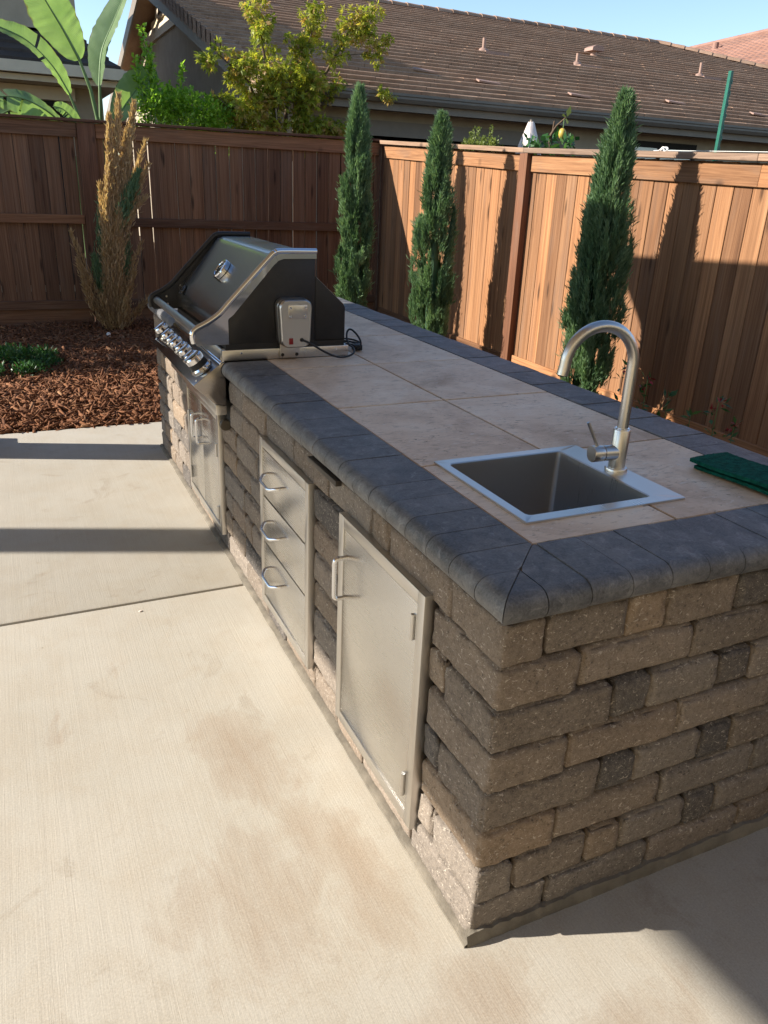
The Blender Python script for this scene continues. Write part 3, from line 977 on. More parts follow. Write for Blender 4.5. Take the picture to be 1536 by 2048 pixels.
loft(mb, [rrect(SX0, SX1, SY0, SY1, .003, CT - .0018), rrect(SX0, SX1, SY0, SY1, .003, zt - .001), rrect(SX0 + .0012, SX1 - .0012, SY0 + .0012, SY1 - .0012, .003, zt),
          rrect(BX0 - .003, BX1 + .003, BY0 - .003, BY1 + .003, .014, zt), rrect(BX0, BX1, BY0, BY1, .012, zt - .0025)])
mb.build('rim', M_steel, sink, smooth=35)
mb = MB()
zb = CT - .205
loft(mb, [rrect(BX0, BX1, BY0, BY1, .012, zt - .0025), rrect(BX0 + .001, BX1 - .001, BY0 + .001, BY1 - .001, .012, zt - .02), rrect(BX0 + .006, BX1 - .006, BY0 + .006, BY1 - .006, .014, zb + .02),
          rrect(BX0 + .009, BX1 - .009, BY0 + .009, BY1 - .009, .016, zb + .008), rrect(BX0 + .02, BX1 - .02, BY0 + .02, BY1 - .02, .02, zb), rrect(BX0 + .13, BX1 - .13, BY0 + .14, BY1 - .14, .035, zb - .004)], True)
mb.build('bowl', M_sink, sink, smooth=40)
MB().lathe([(.0, .001), (.030, .001), (.041, .004), (.045, .002), (.045, 0)], ((BX0 + BX1) / 2, (BY0 + BY1) / 2, zb - .004), (0, 0, 1), 28).build('drain', M_chrome, sink)

# ================================================================== FAUCET
FX, FY = 0.629, 0.462
fau = thing('faucet', 'brushed steel gooseneck faucet standing on the sink deck', 'faucet', (FX, FY, zt))
MB().lathe([(0, 0), (.029, 0), (.029, .009), (.0275, .0115), (0.0, .0115)], (FX, FY, zt), (0, 0, 1), 32).build('base_ring', M_steel, fau, smooth=40)
MB().lathe([(0, .011), (.0215, .011), (.0215, .112), (.0205, .1135), (0, .1135)], (FX, FY, zt), (0, 0, 1), 32).build('body', M_steel, fau, smooth=40)
MB().lathe([(0, .113), (.0168, .113), (.0168, .1165), (0, .1165)], (FX, FY, zt), (0, 0, 1), 32).build('swivel_ring', M_chrome, fau, smooth=40)
sp = [(FX, FY, zt + .112), (FX, FY, zt + .2), (FX, FY, zt + .27)]
rr_ = 0.092
sdir = Vector((-0.985, 0.17, 0)).normalized()
zc_ = zt + .277
for k in range(0, 26):
    a = math.pi * k / 25 * 1.0 - 0
    q = sdir * (rr_ - rr_ * math.cos(a))
    sp.append((FX + q.x, FY + q.y, zc_ + rr_ * 1.02 * math.sin(a)))
e = Vector(sp[-1]) + sdir * 0.004 + Vector((0, 0, -.022)); sp.append(tuple(e))
spo = MB().tube(sp, 0.0140, 24).build('spout', M_steel, fau, smooth=50)
MB().lathe([(0.0, 0), (.0105, 0), (.0105, -.002), (0, -.002)], e + Vector((0, 0, -.0004)), (0, 0, 1), 20).build('aerator', M_rubber, spo)
hd = Vector((-0.99, 0.10, 0)).normalized()
h0 = Vector((FX, FY, zt + .052))
MB().lathe([(0, .012), (.0205, .012), (.0205, .048), (.0188, .0485), (.0188, .0505), (0, .0505)], h0, hd, 28).build('valve_neck', M_steel, fau, smooth=40)
kn_ = MB().lathe([(0, .0505), (.0206, .0505), (.0212, .052), (.0212, .080), (.0202, .0815), (0, .0815)], h0, hd, 28).build('handle_knob', M_steel, fau, smooth=40)
l0 = h0 + hd * .066
MB().tube([l0 + Vector((0, 0, .018)), l0 + hd * .017 + Vector((0, 0, .048)), l0 + hd * .038 + Vector((0, 0, .084))], [.0042, .0042, .0040], 12).build('lever', M_steel, kn_, smooth=50)

# ================================================================== SCOURING PADS
def pad(name, label, ctr, sx, sy, rz, z, th, seed):
    nx, ny = 26, 40
    V = []; F = []
    for t in (0, 1):
        for j in range(ny + 1):
            for i in range(nx + 1):
                x = (i / nx - .5) * sx; y = (j / ny - .5) * sy
                ed = min(i, nx - i, j, ny - j)
                x += .0016 * noise.noise((i * .9, j * .9, seed)) * (1 if ed == 0 else 0)
                y += .0016 * noise.noise((i * .9, j * .9, seed + 5)) * (1 if ed == 0 else 0)
                bow = .003 * math.sin(3 * x / sx + seed) + .003 * math.cos(4 * y / sy + seed)
                r = .0012 * noise.noise((i * 1.7, j * 1.7, seed + 9)) + .001 * noise.noise((i * .6, j * .6, seed))
                V.append((x, y, (th + r if t else r * .4) + bow))
    n = (nx + 1) * (ny + 1)
    for j in range(ny):
        for i in range(nx):
            a = j * (nx + 1) + i
            F.append((a, a + nx + 1, a + nx + 2, a + 1)); F.append((n + a, n + a + 1, n + a + nx + 2, n + a + nx + 1))
    ring = [i for i in range(nx + 1)] + [(j) * (nx + 1) + nx for j in range(1, ny + 1)] + [ny * (nx + 1) + i for i in range(nx - 1, -1, -1)] + [j * (nx + 1) for j in range(ny - 1, 0, -1)]
    for k in range(len(ring)):
        a, b = ring[k], ring[(k + 1) % len(ring)]
        F.append((a, b, n + b, n + a))
    o = MB().add(V, F).build(name, M_pad, smooth=60)
    o.location = (ctr[0], ctr[1], z); o.rotation_euler = (0, 0, rz)
    return tag(o, label, 'scouring pad', 'green scouring pads on the counter')
pad('scouring_pad', 'lower green scouring pad lying on the counter beside the sink', (.944, .300), .15, .255, .055, CT + .003, .008, 1.0)
pad('scouring_pad', 'upper green scouring pad stacked on another beside the sink', (.938, .312), .15, .255, .085, CT + .0165, .009, 2.0)

# ================================================================== GRILL
gr = thing('gas_grill', 'built-in stainless gas grill with black sides and long handle', 'grill', (0.24, 2.49, CT))
GA, GB = 2.022, 2.962
# base tray
MB().box(-.016, .515, GA - .010, GA + .012, CT + .0012, .9185).box(-.016, .515, GB - .012, GB + .010, CT + .0012, .9185).box(.495, .515, GA + .012, GB - .012, CT + .0012, .9185).box(-.016, .004, GA + .012, GB - .012, CT + .0012, .9185).build('base_tray', M_steel, gr, bevel=.0012)
for xx in (.06, .46):
    MB().lathe([(0, 0), (.005, 0), (.004, .002), (0, .002)], (xx, GA - .0102, .905), (0, -1, 0), 12).build('screw', M_chrome, gr)
MB().box(.0, .498, GA - .002, GB + .002, .9, .944).build('firebox', M_black, gr)
# hood side panels
side = [(.012, .942), (.012, 1.042), (.192, 1.243), (.204, 1.256), (.220, 1.266), (.238, 1.270), (.368, 1.270), (.368, .942)]
rear = [(.370, .940), (.370, 1.195), (.493, 1.085), (.500, 1.07), (.500, .940)]
for (a, b) in ((GA - .004, GA + .014), (GB - .014, GB + .004)):
    MB().prism_y(side, a, b).build('hood_side', M_black, gr, bevel=.0015)
    MB().prism_y(rear, a + .002, b - .002).build('rear_side', M_black, gr, bevel=.0015)
MB().prism_y([(.372, 1.19), (.380, 1.19), (.502, 1.081), (.502, .942), (.492, .942), (.492, 1.078), (.372, 1.183)], GA + .015, GB - .015).build('rear_panel', M_steel, gr)
# hood skin
skin = [(.000, .960), (.004, 1.015), (.020, 1.048), (.060, 1.095), (.190, 1.256), (.204, 1.271), (.222, 1.279), (.245, 1.281), (.366, 1.281), (.369, 1.276)]
n = len(skin)
V = []; 
for yy in (GA + .012, GB - .012):
    V += [(x, yy, z) for x, z in skin] + [(x + .012, yy, z - .012) for x, z in skin]
F = []
for i in range(n - 1):
    F += [(i, i + 1, 2 * n + i + 1, 2 * n + i), (n + i, 3 * n + i, 3 * n + i + 1, n + i + 1)]
F += [(0, 2 * n, 3 * n, n), (n - 1, 2 * n - 1, 4 * n - 1, 3 * n - 1)]
hood = MB().add(V, F).build('hood', M_hood, gr, smooth=40)
MB().box(.014, .366, GA + .0145, GB - .0145, .95, .97).build('hood_liner', M_dark, gr)
# chrome end frames: broad cheek that sweeps forward to the handle, with rolled rim
rim = [(-.122, .952), (-.127, .985), (-.112, 1.006), (-.065, 1.030), (-.018, 1.062), (.030, 1.112), (.185, 1.270), (.204, 1.283), (.228, 1.290), (.372, 1.290)]
inner = [(.372, 1.262), (.238, 1.261), (.216, 1.254), (.198, 1.238), (.034, 1.055), (.012, 1.038), (.012, .942), (-.112, .940)]
def smooth_curve(P, n=6):
    P = [Vector((*p, 0)) for p in P]; out = []
    for i in range(len(P) - 1):
        p0, p1, p2, p3 = P[max(i - 1, 0)], P[i], P[i + 1], P[min(i + 2, len(P) - 1)]
        for k in range(n):
            t = k / n
            q = 0.5 * ((2 * p1) + (p2 - p0) * t + (2 * p0 - 5 * p1 + 4 * p2 - p3) * t * t + (-p0 + 3 * p1 - 3 * p2 + p3) * t ** 3)
            out.append((q.x, q.y))
    out.append((P[-1].x, P[-1].y))
    return out
rimc = smooth_curve(rim, 6)
for (a, b, near) in ((GA - .010, GA - .001, True), (GB + .001, GB + .010, False)):
    inn = [inner[-1]] + inner[-2::-1]
    # strip between rim curve and inner outline: resample inner to the same count
    pts = np.array(inner[::-1]); dd = np.r_[0, np.cumsum(np.linalg.norm(np.diff(pts, axis=0), axis=1))]
    rp = np.array(rimc); rd = np.r_[0, np.cumsum(np.linalg.norm(np.diff(rp, axis=0), axis=1))]
    tt = rd / rd[-1]
    # warp so that the cheek stays perpendicular-ish
    key_r = [0, rd[12] / rd[-1], rd[30] / rd[-1], rd[36] / rd[-1], rd[48] / rd[-1], 1]
    key_i = [0, dd[1] / dd[-1], dd[3] / dd[-1], dd[4] / dd[-1], dd[6] / dd[-1], 1]
    ti = np.interp(tt, key_r, key_i)
    ip = np.stack([np.interp(ti * dd[-1], dd, pts[:, 0]), np.interp(ti * dd[-1], dd, pts[:, 1])], 1)
    V = []; F = []
    m = len(rp)
    for yy in (a, b):
        V += [(x, yy, z) for x, z in rp] + [(x, yy, z) for x, z in ip]
    for i in range(m - 1):
        F += [(i, i + 1, m + i + 1, m + i), (2 * m + i, 3 * m + i, 3 * m + i + 1, 2 * m + i + 1), (i, 2 * m + i, 2 * m + i + 1, i + 1), (m + i, m + i + 1, 3 * m + i + 1, 3 * m + i)]
    F += [(0, m, 3 * m, 2 * m), (m - 1, 3 * m - 1, 4 * m - 1, 2 * m - 1)]
    ch = MB().add(V, F).build('end_frame', M_chrome if near else M_black, gr, smooth=30)
    MB().tube([(x, (a + b) / 2, z - .001) for x, z in rimc], .0115, 14).build('rolled_rim', M_chrome if near else M_black, ch, smooth=60)
    if not near:
        for q in ((-.05, 1.0), (-.045, .965), (.02, 1.05)):
            MB().lathe([(0, 0), (.005, 0), (.004, .003), (0, .003)], (q[0], a - .0005, q[1]), (0, -1, 0), 10).build('screw', M_steel, ch)
MB().tube([(-.098, GA, .984), (-.098, GB, .984)], .0165, 24).build('handle', M_steel, gr, smooth=50)
# thermometer on the slope, and maker's badge low on the hood
sl_d = Vector((.130, 0, .161)).normalized(); sl_n = Vector((-sl_d.z, 0, sl_d.x))
tc_ = Vector((.118, 2.485, 1.167)) + sl_n * .002
th = MB().lathe([(0, 0), (.046, 0), (.046, .016), (.043, .021), (.037, .022), (.034, .018), (0, .018)], tc_, sl_n, 36).build('thermometer', M_chrome, gr, smooth=30)
MB().lathe([(0, .0186), (.0335, .0186), (.0335, .0192), (0, .0192)], tc_, sl_n, 36).build('dial_face', mat_simple('dial_black', (.01, .012, .016), .15), th)
for k in range(11):
    a = R_(-130 + 26 * k); u_ = Vector((0, 1, 0)) * math.sin(a) + sl_d * math.cos(a)
    MB().tube([tc_ + sl_n * .0196 + u_ * .024, tc_ + sl_n * .0196 + u_ * .031], .0009, 6).build('tick_mark', M_white, th)
u_ = (Vector((0, 1, 0)) * math.sin(-.9) + sl_d * math.cos(-.9))
MB().tube([tc_ + sl_n * .0205, tc_ + sl_n * .0205 + u_ * .025], .0013, 6).build('needle', M_white, th)
bt = tc_ - sl_d * .044
for k in range(6):           # raised lettering bars on the lower rim of the thermometer
    yy = 2.485 + (k - 2.5) * .0085
    MB().tube([Vector((bt.x, yy, bt.z)) + sl_n * .004 - sl_d * .0025, Vector((bt.x, yy, bt.z)) + sl_n * .014 - sl_d * .0025], .0016, 6).build('rim_letter', M_black, th)
bc = Vector((.016, 2.86, 1.040)) - Vector((.006, 0, 0)); bn = Vector((-.8, 0, .6)).normalized(); bu = Vector((.6, 0, .8)).normalized()
def badge_poly(pts, t0, t1, mat, name):
    V = [bc + Vector((0, a, 0)) + bu * b + bn * t0 for a, b in pts] + [bc + Vector((0, a, 0)) + bu * b + bn * t1 for a, b in pts]
    n = len(pts)
    return MB().add(V, [(i, (i + 1) % n, n + (i + 1) % n, n + i) for i in range(n)] + [tuple(range(n)), tuple(range(2 * n - 1, n - 1, -1))]).build(name, mat, gr)
badge_poly([(-.026, -.02), (.026, -.02), (.026, .016), (.012, .026), (-.012, .026), (-.026, .016)], .0, .004, M_black, 'badge')
badge_poly([(-.020, -.002), (.020, -.002), (.008, .013), (.002, .006), (-.006, .020)], .004, .0055, M_chrome, 'badge_emblem')
for k in range(5):
    badge_poly([(-.019 + k * .0082, -.014), (-.014 + k * .0082, -.014), (-.014 + k * .0082, -.006), (-.019 + k * .0082, -.006)], .004, .0052, M_chrome, 'badge_letter')
# control panel: sloped face with knobs, mirrored underside
PA, PB = 2.012, 2.955
pt, pf, pl, pb = (-.018, .872), (-.132, .789), (-.052, .706), (-.006, .700)
MB().prism_y([pt, pf, (-.134, .784), pl, pb, (-.006, .872)], PA, PB).build('control_panel', mat_steel('panel_stainless', (0.30, 0.28, 0.27), 0.14, (5, 300, 5), 0.03), gr, bevel=.002)
MB().prism_y([(-.050, .7035), (-.050, .661), (-.006, .661), (-.006, .6985)], PA, PB).build('lower_valance', M_steel, gr, bevel=.0015)
pd = Vector((pf[0] - pt[0], 0, pf[1] - pt[1])).normalized(); pn = Vector((pd.z, 0, -pd.x)); pn = pn if pn.z > 0 else -pn
MB().prism_y([(-.012, .880), (-.030, .868), (-.026, .862), (-.008, .874)], PA, PB).build('panel_lip', M_chrome, gr, bevel=.001)
vent = MB()
for k in range(44):
    yv = GA + .03 + k * .0205
    vent.box(-.012, .0, yv, yv + .010, .921, .9235)
vent.build('vent_slots', M_black, gr)
MB().prism_y([(-.020, .8765), (-.012, .9205), (.0, .9205), (.0, .8765)], GA + .012, GB - .012).build('vent_rail', M_steel, gr)
pmid = (Vector((pt[0], 0, pt[1])) + Vector((pf[0], 0, pf[1]))) / 2
KY = [(2.118, 1.4), (2.235, 1.02), (2.335, 1.1), (2.432, 1.02), (2.53, 1.1), (2.628, 1.02), (2.728, 1.1), (2.860, 1.25)]
for i, (ky, ks) in enumerate(KY):
    o_ = Vector((pmid.x, ky, pmid.z)) + pn * .0008
    k_ = MB().lathe([(0, 0), (.034 * ks, 0), (.034 * ks, .006 * ks), (.030 * ks, .011 * ks), (0, .011 * ks)], o_, pn, 28).build('knob', M_chrome, gr, smooth=35)
    MB().lathe([(0, .011 * ks), (.0275 * ks, .011 * ks), (.0265 * ks, .028 * ks), (0, .028 * ks)], o_, pn, 28).build('knob_grip', M_rubber, k_, smooth=35)
    MB().lathe([(0, .028 * ks), (.0272 * ks, .028 * ks), (.0275 * ks, .042 * ks), (.024 * ks, .046 * ks), (.020 * ks, .044 * ks), (0, .045 * ks)], o_, pn, 28).build('knob_dial', M_chrome, k_, smooth=35)
for ky in (2.035, 2.935):
    MB().lathe([(0, 0), (.006, 0), (.004, .004), (0, .004)], Vector((pmid.x, ky, pmid.z)) + pd * .05 + pn * .0008, pn, 12).build('screw', M_chrome, gr)
# rotisserie motor on the near side
def rr2(cx, cz, wx, wz, r, y, n=6, taper=0.0):
    pts = []
    for (sx, sz, a0) in ((1, 1, 0), (-1, 1, 90), (-1, -1, 180), (1, -1, 270)):
        ww = wx * (1 + taper * sz)
        for k in range(n + 1):
            a = R_(a0 + 90 * k / n)
            pts.append((cx + sx * (ww / 2 - r) + r * math.cos(a), y, cz + sz * (wz / 2 - r) + r * math.sin(a)))
    return pts
mcx, mcz = .262, 1.025
mb = MB()
loft(mb, [rr2(mcx, mcz, .122, .180, .030, 2.010, taper=.05), rr2(mcx, mcz, .130, .188, .032, 1.998, taper=.05), rr2(mcx, mcz, .130, .188, .032, 1.972, taper=.05), rr2(mcx, mcz, .124, .182, .030, 1.966, taper=.05),
          rr2(mcx, mcz, .128, .186, .032, 1.960, taper=.05), rr2(mcx, mcz, .128, .186, .032, 1.944, taper=.05), rr2(mcx, mcz, .118, .176, .028, 1.936, taper=.05)], True)
mot = mb.build('rotisserie_motor', M_steel, gr, smooth=35)
box('motor_plate', M_steel, mot, mcx - .032, mcx + .044, 1.9335, 1.9362, mcz + .020, mcz + .072, .0006)
for q in ((-.024, .062), (.036, .062), (-.024, .030), (.036, .030)):
    MB().lathe([(0, 0), (.0052, 0), (.0045, .0025), (0, .003)], (mcx + q[0], 1.9335, mcz + q[1]), (0, -1, 0), 12).build('screw', M_chrome, mot)
box('power_switch', M_red, mot, mcx - .030, mcx - .014, 1.932, 1.9365, mcz - .078, mcz - .054, .001)
MB().lathe([(0, 0), (.008, 0), (.006, .008), (0, .008)], (mcx + .022, 1.937, mcz - .062), (0, -1, 0), 14).build('cord_grommet', M_rubber, mot)
MB().box(mcx - .048, mcx + .034, 1.996, 2.0115, .884, .948).build('motor_bracket', M_steel, gr, bevel=.001)
for q in (-.038, .022):
    MB().lathe([(0, 0), (.007, 0), (.006, .003), (0, .003)], (mcx + q, 1.9958, .895), (0, -1, 0), 12).build('bolt', M_black, gr)
def bez(P, n=40):
    return [Vector((*[float(x) for x in np.array(
        [ (1 - t) ** 3, 3 * t * (1 - t) ** 2, 3 * t * t * (1 - t), t ** 3]) @ np.array(P)],)) for t in np.linspace(0, 1, n)]
c1 = bez([(mcx + .022, 1.930, mcz - .062), (mcx + .06, 1.90, mcz - .07), (.40, 1.93, .885), (.47, 1.955, .8825)], 26)
c2 = bez([(.47, 1.955, .8825), (.53, 1.975, .881), (.55, 2.0, .90), (.545, 2.05, .905)], 16)[1:]
c3 = bez([(.545, 2.05, .905), (.54, 2.12, .91), (.56, 2.16, .98), (.585, 2.13, .955)], 16)[1:]
c4 = bez([(.585, 2.13, .955), (.62, 2.10, .92), (.60, 2.05, .89), (.575, 2.09, .890)], 16)[1:]
MB().tube(c1 + c2 + c3 + c4, .0042, 10).build('power_cord', M_rubber, gr, smooth=60)
cl = thing('coiled_cord', 'black coiled power cord and plug lying behind the grill', 'cord', (.60, 2.17, CT))
pts = [Vector((.59 + .045 * math.cos(a) + .006 * a / 6, 2.20 + .05 * math.sin(a), CT + .005 + .004 * a / 6 + .012 * max(0, math.sin(a * .5)))) for a in np.linspace(0, 16, 90)]
MB().tube(pts, .004, 8).build('cord', M_rubber, cl, smooth=60)
MB().box(.575, .612, 2.085, 2.125, CT + .001, CT + .026).build('plug', M_rubber, cl, bevel=.004)
MB().tube([(.585, 2.125, CT + .013), (.585, 2.14, CT + .013)], .003, 8).build('prong', M_chrome, cl)

# ================================================================== FENCES
def picket_mesh(w_, h_, t_):
    # dog-eared plank with softened edges, origin at bottom centre
    return MB().box(-w_ / 2, w_ / 2, -t_ / 2, t_ / 2, 0, h_).mesh('picket', M_wood, bevel=.0025, bseg=1)
PM = picket_mesh(0.139, 1.0, 0.018)
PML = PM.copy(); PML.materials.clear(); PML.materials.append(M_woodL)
fl = thing('wooden_fence', 'shaded redwood fence at the back seen from its rail side', 'fence', (1.2, 8.2, 0))
FYL = 8.17
def member(parent, name, mat, p0, p1, wy, wz):
    """straight rail from p0 to p1 (centre line), cross-section wy (perp. horizontal) x wz"""
    p0 = Vector(p0); p1 = Vector(p1)
    L = (p1 - p0).length
    me = MB().box(-wy / 2, wy / 2, -wz / 2, wz / 2, 0, L).mesh(name, mat, bevel=.003, bseg=1)
    o = link(name, me, parent)
    zq = (p1 - p0).normalized()
    up = Vector((0, 0, 1))
    yq = (up - zq * up.dot(zq)).normalized(); xq = yq.cross(zq)
    m = Matrix((xq, yq, zq)).transposed().to_4x4(); m.translation = p0
    o.matrix_basis = m
    return o
x = -3.6
while x < 3.44:
    ww = random.uniform(.96, 1.0)
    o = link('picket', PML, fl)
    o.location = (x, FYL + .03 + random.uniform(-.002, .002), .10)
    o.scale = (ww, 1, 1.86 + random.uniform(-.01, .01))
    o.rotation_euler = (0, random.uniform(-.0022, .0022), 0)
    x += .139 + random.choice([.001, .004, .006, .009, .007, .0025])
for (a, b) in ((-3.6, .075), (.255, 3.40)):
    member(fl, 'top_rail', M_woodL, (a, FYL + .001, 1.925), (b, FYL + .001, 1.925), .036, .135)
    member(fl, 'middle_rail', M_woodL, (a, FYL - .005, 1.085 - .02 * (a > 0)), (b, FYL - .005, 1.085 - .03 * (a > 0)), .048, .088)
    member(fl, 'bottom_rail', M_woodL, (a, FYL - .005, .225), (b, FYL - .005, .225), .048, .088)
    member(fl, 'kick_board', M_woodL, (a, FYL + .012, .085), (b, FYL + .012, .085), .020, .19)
for px_ in (.165, 3.445):
    box('post', M_woodpost, fl, px_ - .045 - (.04 if px_ < 1 else 0), px_ + .045 + (.04 if px_ < 1 else 0), FYL - .035, FYL + .055, -.1, 1.992, .004)
member(fl, 'cap_board', M_woodpost, (-3.6, FYL + .01, 2.006), (3.40, FYL + .01, 2.016), .14, .026)

fr = thing('wooden_fence', 'sunlit redwood fence running along behind the island', 'fence', (3.45, 4.0, 0))
FX_ = 3.45
TOPS = [(9.0, 2.03), (8.05, 2.018), (5.13, 1.882), (3.9, 1.842), (2.67, 1.802), (0.5, 1.745), (-3.0, 1.66)]
def ftop(y):
    ys = [t[0] for t in TOPS][::-1]; zs = [t[1] for t in TOPS][::-1]
    return float(np.interp(y, ys, zs))
y = 8.06
while y > -2.4:
    o = link('picket', PM, fr)
    hh = ftop(y) - .05 - .05
    o.location = (FX_ + random.uniform(-.0025, .0025), y, .05)
    o.rotation_euler = (random.uniform(-.002, .002), 0, R_(90) + random.uniform(-.008, .008))
    o.scale = (random.uniform(.965, 1.0), 1, hh)
    y -= .139 + random.choice([.002, .003, .004, .0055])
seg = [(8.06, 5.19), (5.06, 2.05), (1.92, -2.4)]
for (a, b) in seg:
    ys = [a] + [t[0] for t in TOPS if b < t[0] < a] + [b]
    for k in range(len(ys) - 1):
        p, q = ys[k], ys[k + 1]
        member(fr, 'top_board', M_wood, (FX_ - .021, p, ftop(p) - .122), (FX_ - .021, q, ftop(q) - .122), .022, .125)
    member(fr, 'kick_board', M_wood, (FX_ - .021, a, .06), (FX_ - .021, b, .04), .022, .15)
ys = [8.10] + [t[0] for t in TOPS if -2.4 < t[0] < 8.05] + [-2.4]
for k in range(len(ys) - 1):
    p, q = ys[k], ys[k + 1]
    member(fr, 'cap_board', M_woodcap, (FX_ - .005, p - .001, ftop(p) - .022), (FX_ - .005, q + .001, ftop(q) - .022), .145, .040)
for yy in (5.125, 1.985):
    box('post', M_woodpost, fr, FX_ - .075, FX_ - .010, yy - .058, yy + .058, -.1, ftop(yy) - .044, .004)
tag(MB().tube([(3.40, 8.09, .02), (3.40, 8.09, 1.93)], .009, 10).build('conduit_pipe', M_bark, smooth=50), 'thin brown pipe standing in the fence corner', 'pipe')

# ================================================================== FOLIAGE HELPERS
def leaf_quads(P, D, N, L, W, rnd, fold=0.0, mid=0.45):
    """diamond leaf faces; P base, D direction, N face normal"""
    D = D / np.linalg.norm(D, axis=1, keepdims=True)
    S = np.cross(D, N); S /= np.maximum(np.linalg.norm(S, axis=1, keepdims=True), 1e-6)
    Nn = np.cross(S, D)
    n = len(P)
    L = np.broadcast_to(L, n)[:, None]; W = np.broadcast_to(W, n)[:, None]
    V = np.stack([P, P + D * L * mid + S * W * .5 + Nn * W * fold, P + D * L, P + D * L * mid - S * W * .5 + Nn * W * fold], 1).reshape(-1, 3)
    F = np.arange(4 * n).reshape(n, 4)
    return V, F, np.broadcast_to(rnd, n)
def join(parts):
    V = []; F = []; Rn = []; o = 0
    for v, f, r in parts:
        V.append(v); F.append(f + o); Rn.append(r); o += len(v)
    return np.concatenate(V), np.concatenate(F), np.concatenate(Rn)
def unit(r, n):
    v = r.normal(size=(n, 3)); return v / np.linalg.norm(v, axis=1, keepdims=True)

def cypress(label, X, Y, H, prof, seed, n=15000, lean=(0, 0), lobes=None):
    t = thing('cypress_tree', label, 'tree', (X, Y, 0), 'slim cypress trees along the fences')
    r = np.random.default_rng(seed)
    hs, rs = np.array(prof)[:, 0], np.array(prof)[:, 1]
    lob = lobes or [(0, 0, 1.0, H)]
    parts = []
    for (ox, oy, sc, HH) in lob:
        m = int(n * sc / sum(l[2] for l in lob))
        # plumes: upright sub-branches that make the surface lumpy
        npl = int(300 * sc)
        ph = r.random(npl) ** .8 * .97; pa = r.uniform(0, 2 * np.pi, npl)
        pr = np.interp(ph, hs, rs) * np.sqrt(sc) * r.uniform(.15, .98, npl) ** .6
        pl = np.minimum(r.uniform(.08, .26, npl), (1 - ph) * HH * r.uniform(.5, 1.0, npl) + .03)
        k = r.integers(0, npl, m)
        u = r.random(m)
        base = np.stack([pr[k] * np.cos(pa[k]), pr[k] * np.sin(pa[k]), ph[k] * HH], 1)
        outw = np.stack([np.cos(pa[k]), np.sin(pa[k]), np.zeros(m)], 1)
        P = base + outw * (u * .022)[:, None]
        P[:, 2] += u * pl[k]
        P += r.normal(size=(m, 3)) * (.017 * (1.05 - u))[:, None]
        top = P[:, 2] / HH
        lim = np.interp(np.clip(top, 0, 1), hs, rs) * np.sqrt(sc) * 1.15 + .006
        rad = np.linalg.norm(P[:, :2], axis=1)
        P[:, :2] *= np.minimum(1, lim / np.maximum(rad, 1e-6))[:, None]
        P[:, 0] += ox * (1 - .3 * top) + lean[0] * P[:, 2]; P[:, 1] += oy * (1 - .3 * top) + lean[1] * P[:, 2]
        D = outw * r.uniform(.02, .6, m)[:, None] + np.array([0, 0, 1.0]) + r.normal(size=(m, 3)) * .25
        pc_ = r.normal(size=npl) * .2
        sty = r.random(m) < .05
        P[sty] += outw[sty] * r.uniform(.0, .035, sty.sum())[:, None]
        D[sty] += outw[sty] * .5
        col = np.clip(.50 + pc_[k] + .16 * r.normal(size=m) + .22 * (u - .4), 0, 1)
        L = r.uniform(.028, .070, m); W = r.uniform(.0045, .0095, m)
        N = unit(r, m)
        parts.append(leaf_quads(P, D, N, L, W, col))
        parts.append(leaf_quads(P, D, np.cross(D, N), L, W, col))
    V, F, Rn = join(parts)
    me = mesh_np('crown', V, F, M_cyp, Rn)
    o = link('crown', me, t); o.location = (X, Y, 0)
    # dense inner foliage
    mb = MB()
    for (ox, oy, sc, HH) in lob:
        mb.lathe([(np.interp(h, hs, rs) * np.sqrt(sc) * .22 + .002, h * HH * .97 + .03) for h in np.linspace(0.02, .97, 26)], (ox * .85, oy * .85, 0), (lean[0], lean[1], 1), 14)
    for i, v in enumerate(mb.v):
        q = noise.noise((v[0] * 14, v[1] * 14, v[2] * 9 + seed)) * .03
        mb.v[i] = (v[0] * (1 + q * 6), v[1] * (1 + q * 6), v[2])
    c = mb.build('inner_foliage', M_cyp, t, smooth=0); c.location = (X, Y, 0)
    tr = MB().tube([(0, 0, -.05), (lean[0] * .8, lean[1] * .8, H * .8)], [.026, .008], 8).build('trunk', M_bark, t); tr.location = (X, Y, 0)
    return t
cypress('slim green cypress at the back, nearest the fence corner', 2.46, 6.62, 2.35, [(0, .09), (.08, .135), (.28, .155), (.5, .15), (.68, .125), (.8, .09), (.9, .05), (1, .010)], 11, 46000, (0.008, 0))
cypress('green cypress in the middle, fully sunlit before the fence', 2.83, 5.60, 2.09, [(0, .12), (.08, .18), (.22, .195), (.4, .18), (.55, .15), (.7, .112), (.84, .07), (.93, .045), (1, .010)], 12, 52000)
cypress('dark cypress with two tips behind the faucet', 2.95, 3.43, 2.10, [(0, .10), (.1, .155), (.3, .170), (.5, .155), (.68, .115), (.8, .078), (.92, .042), (1, .010)], 13, 56000, (0, 0), [(0, -.03, 1.0, 2.10), (-.015, .075, .55, 1.88)])

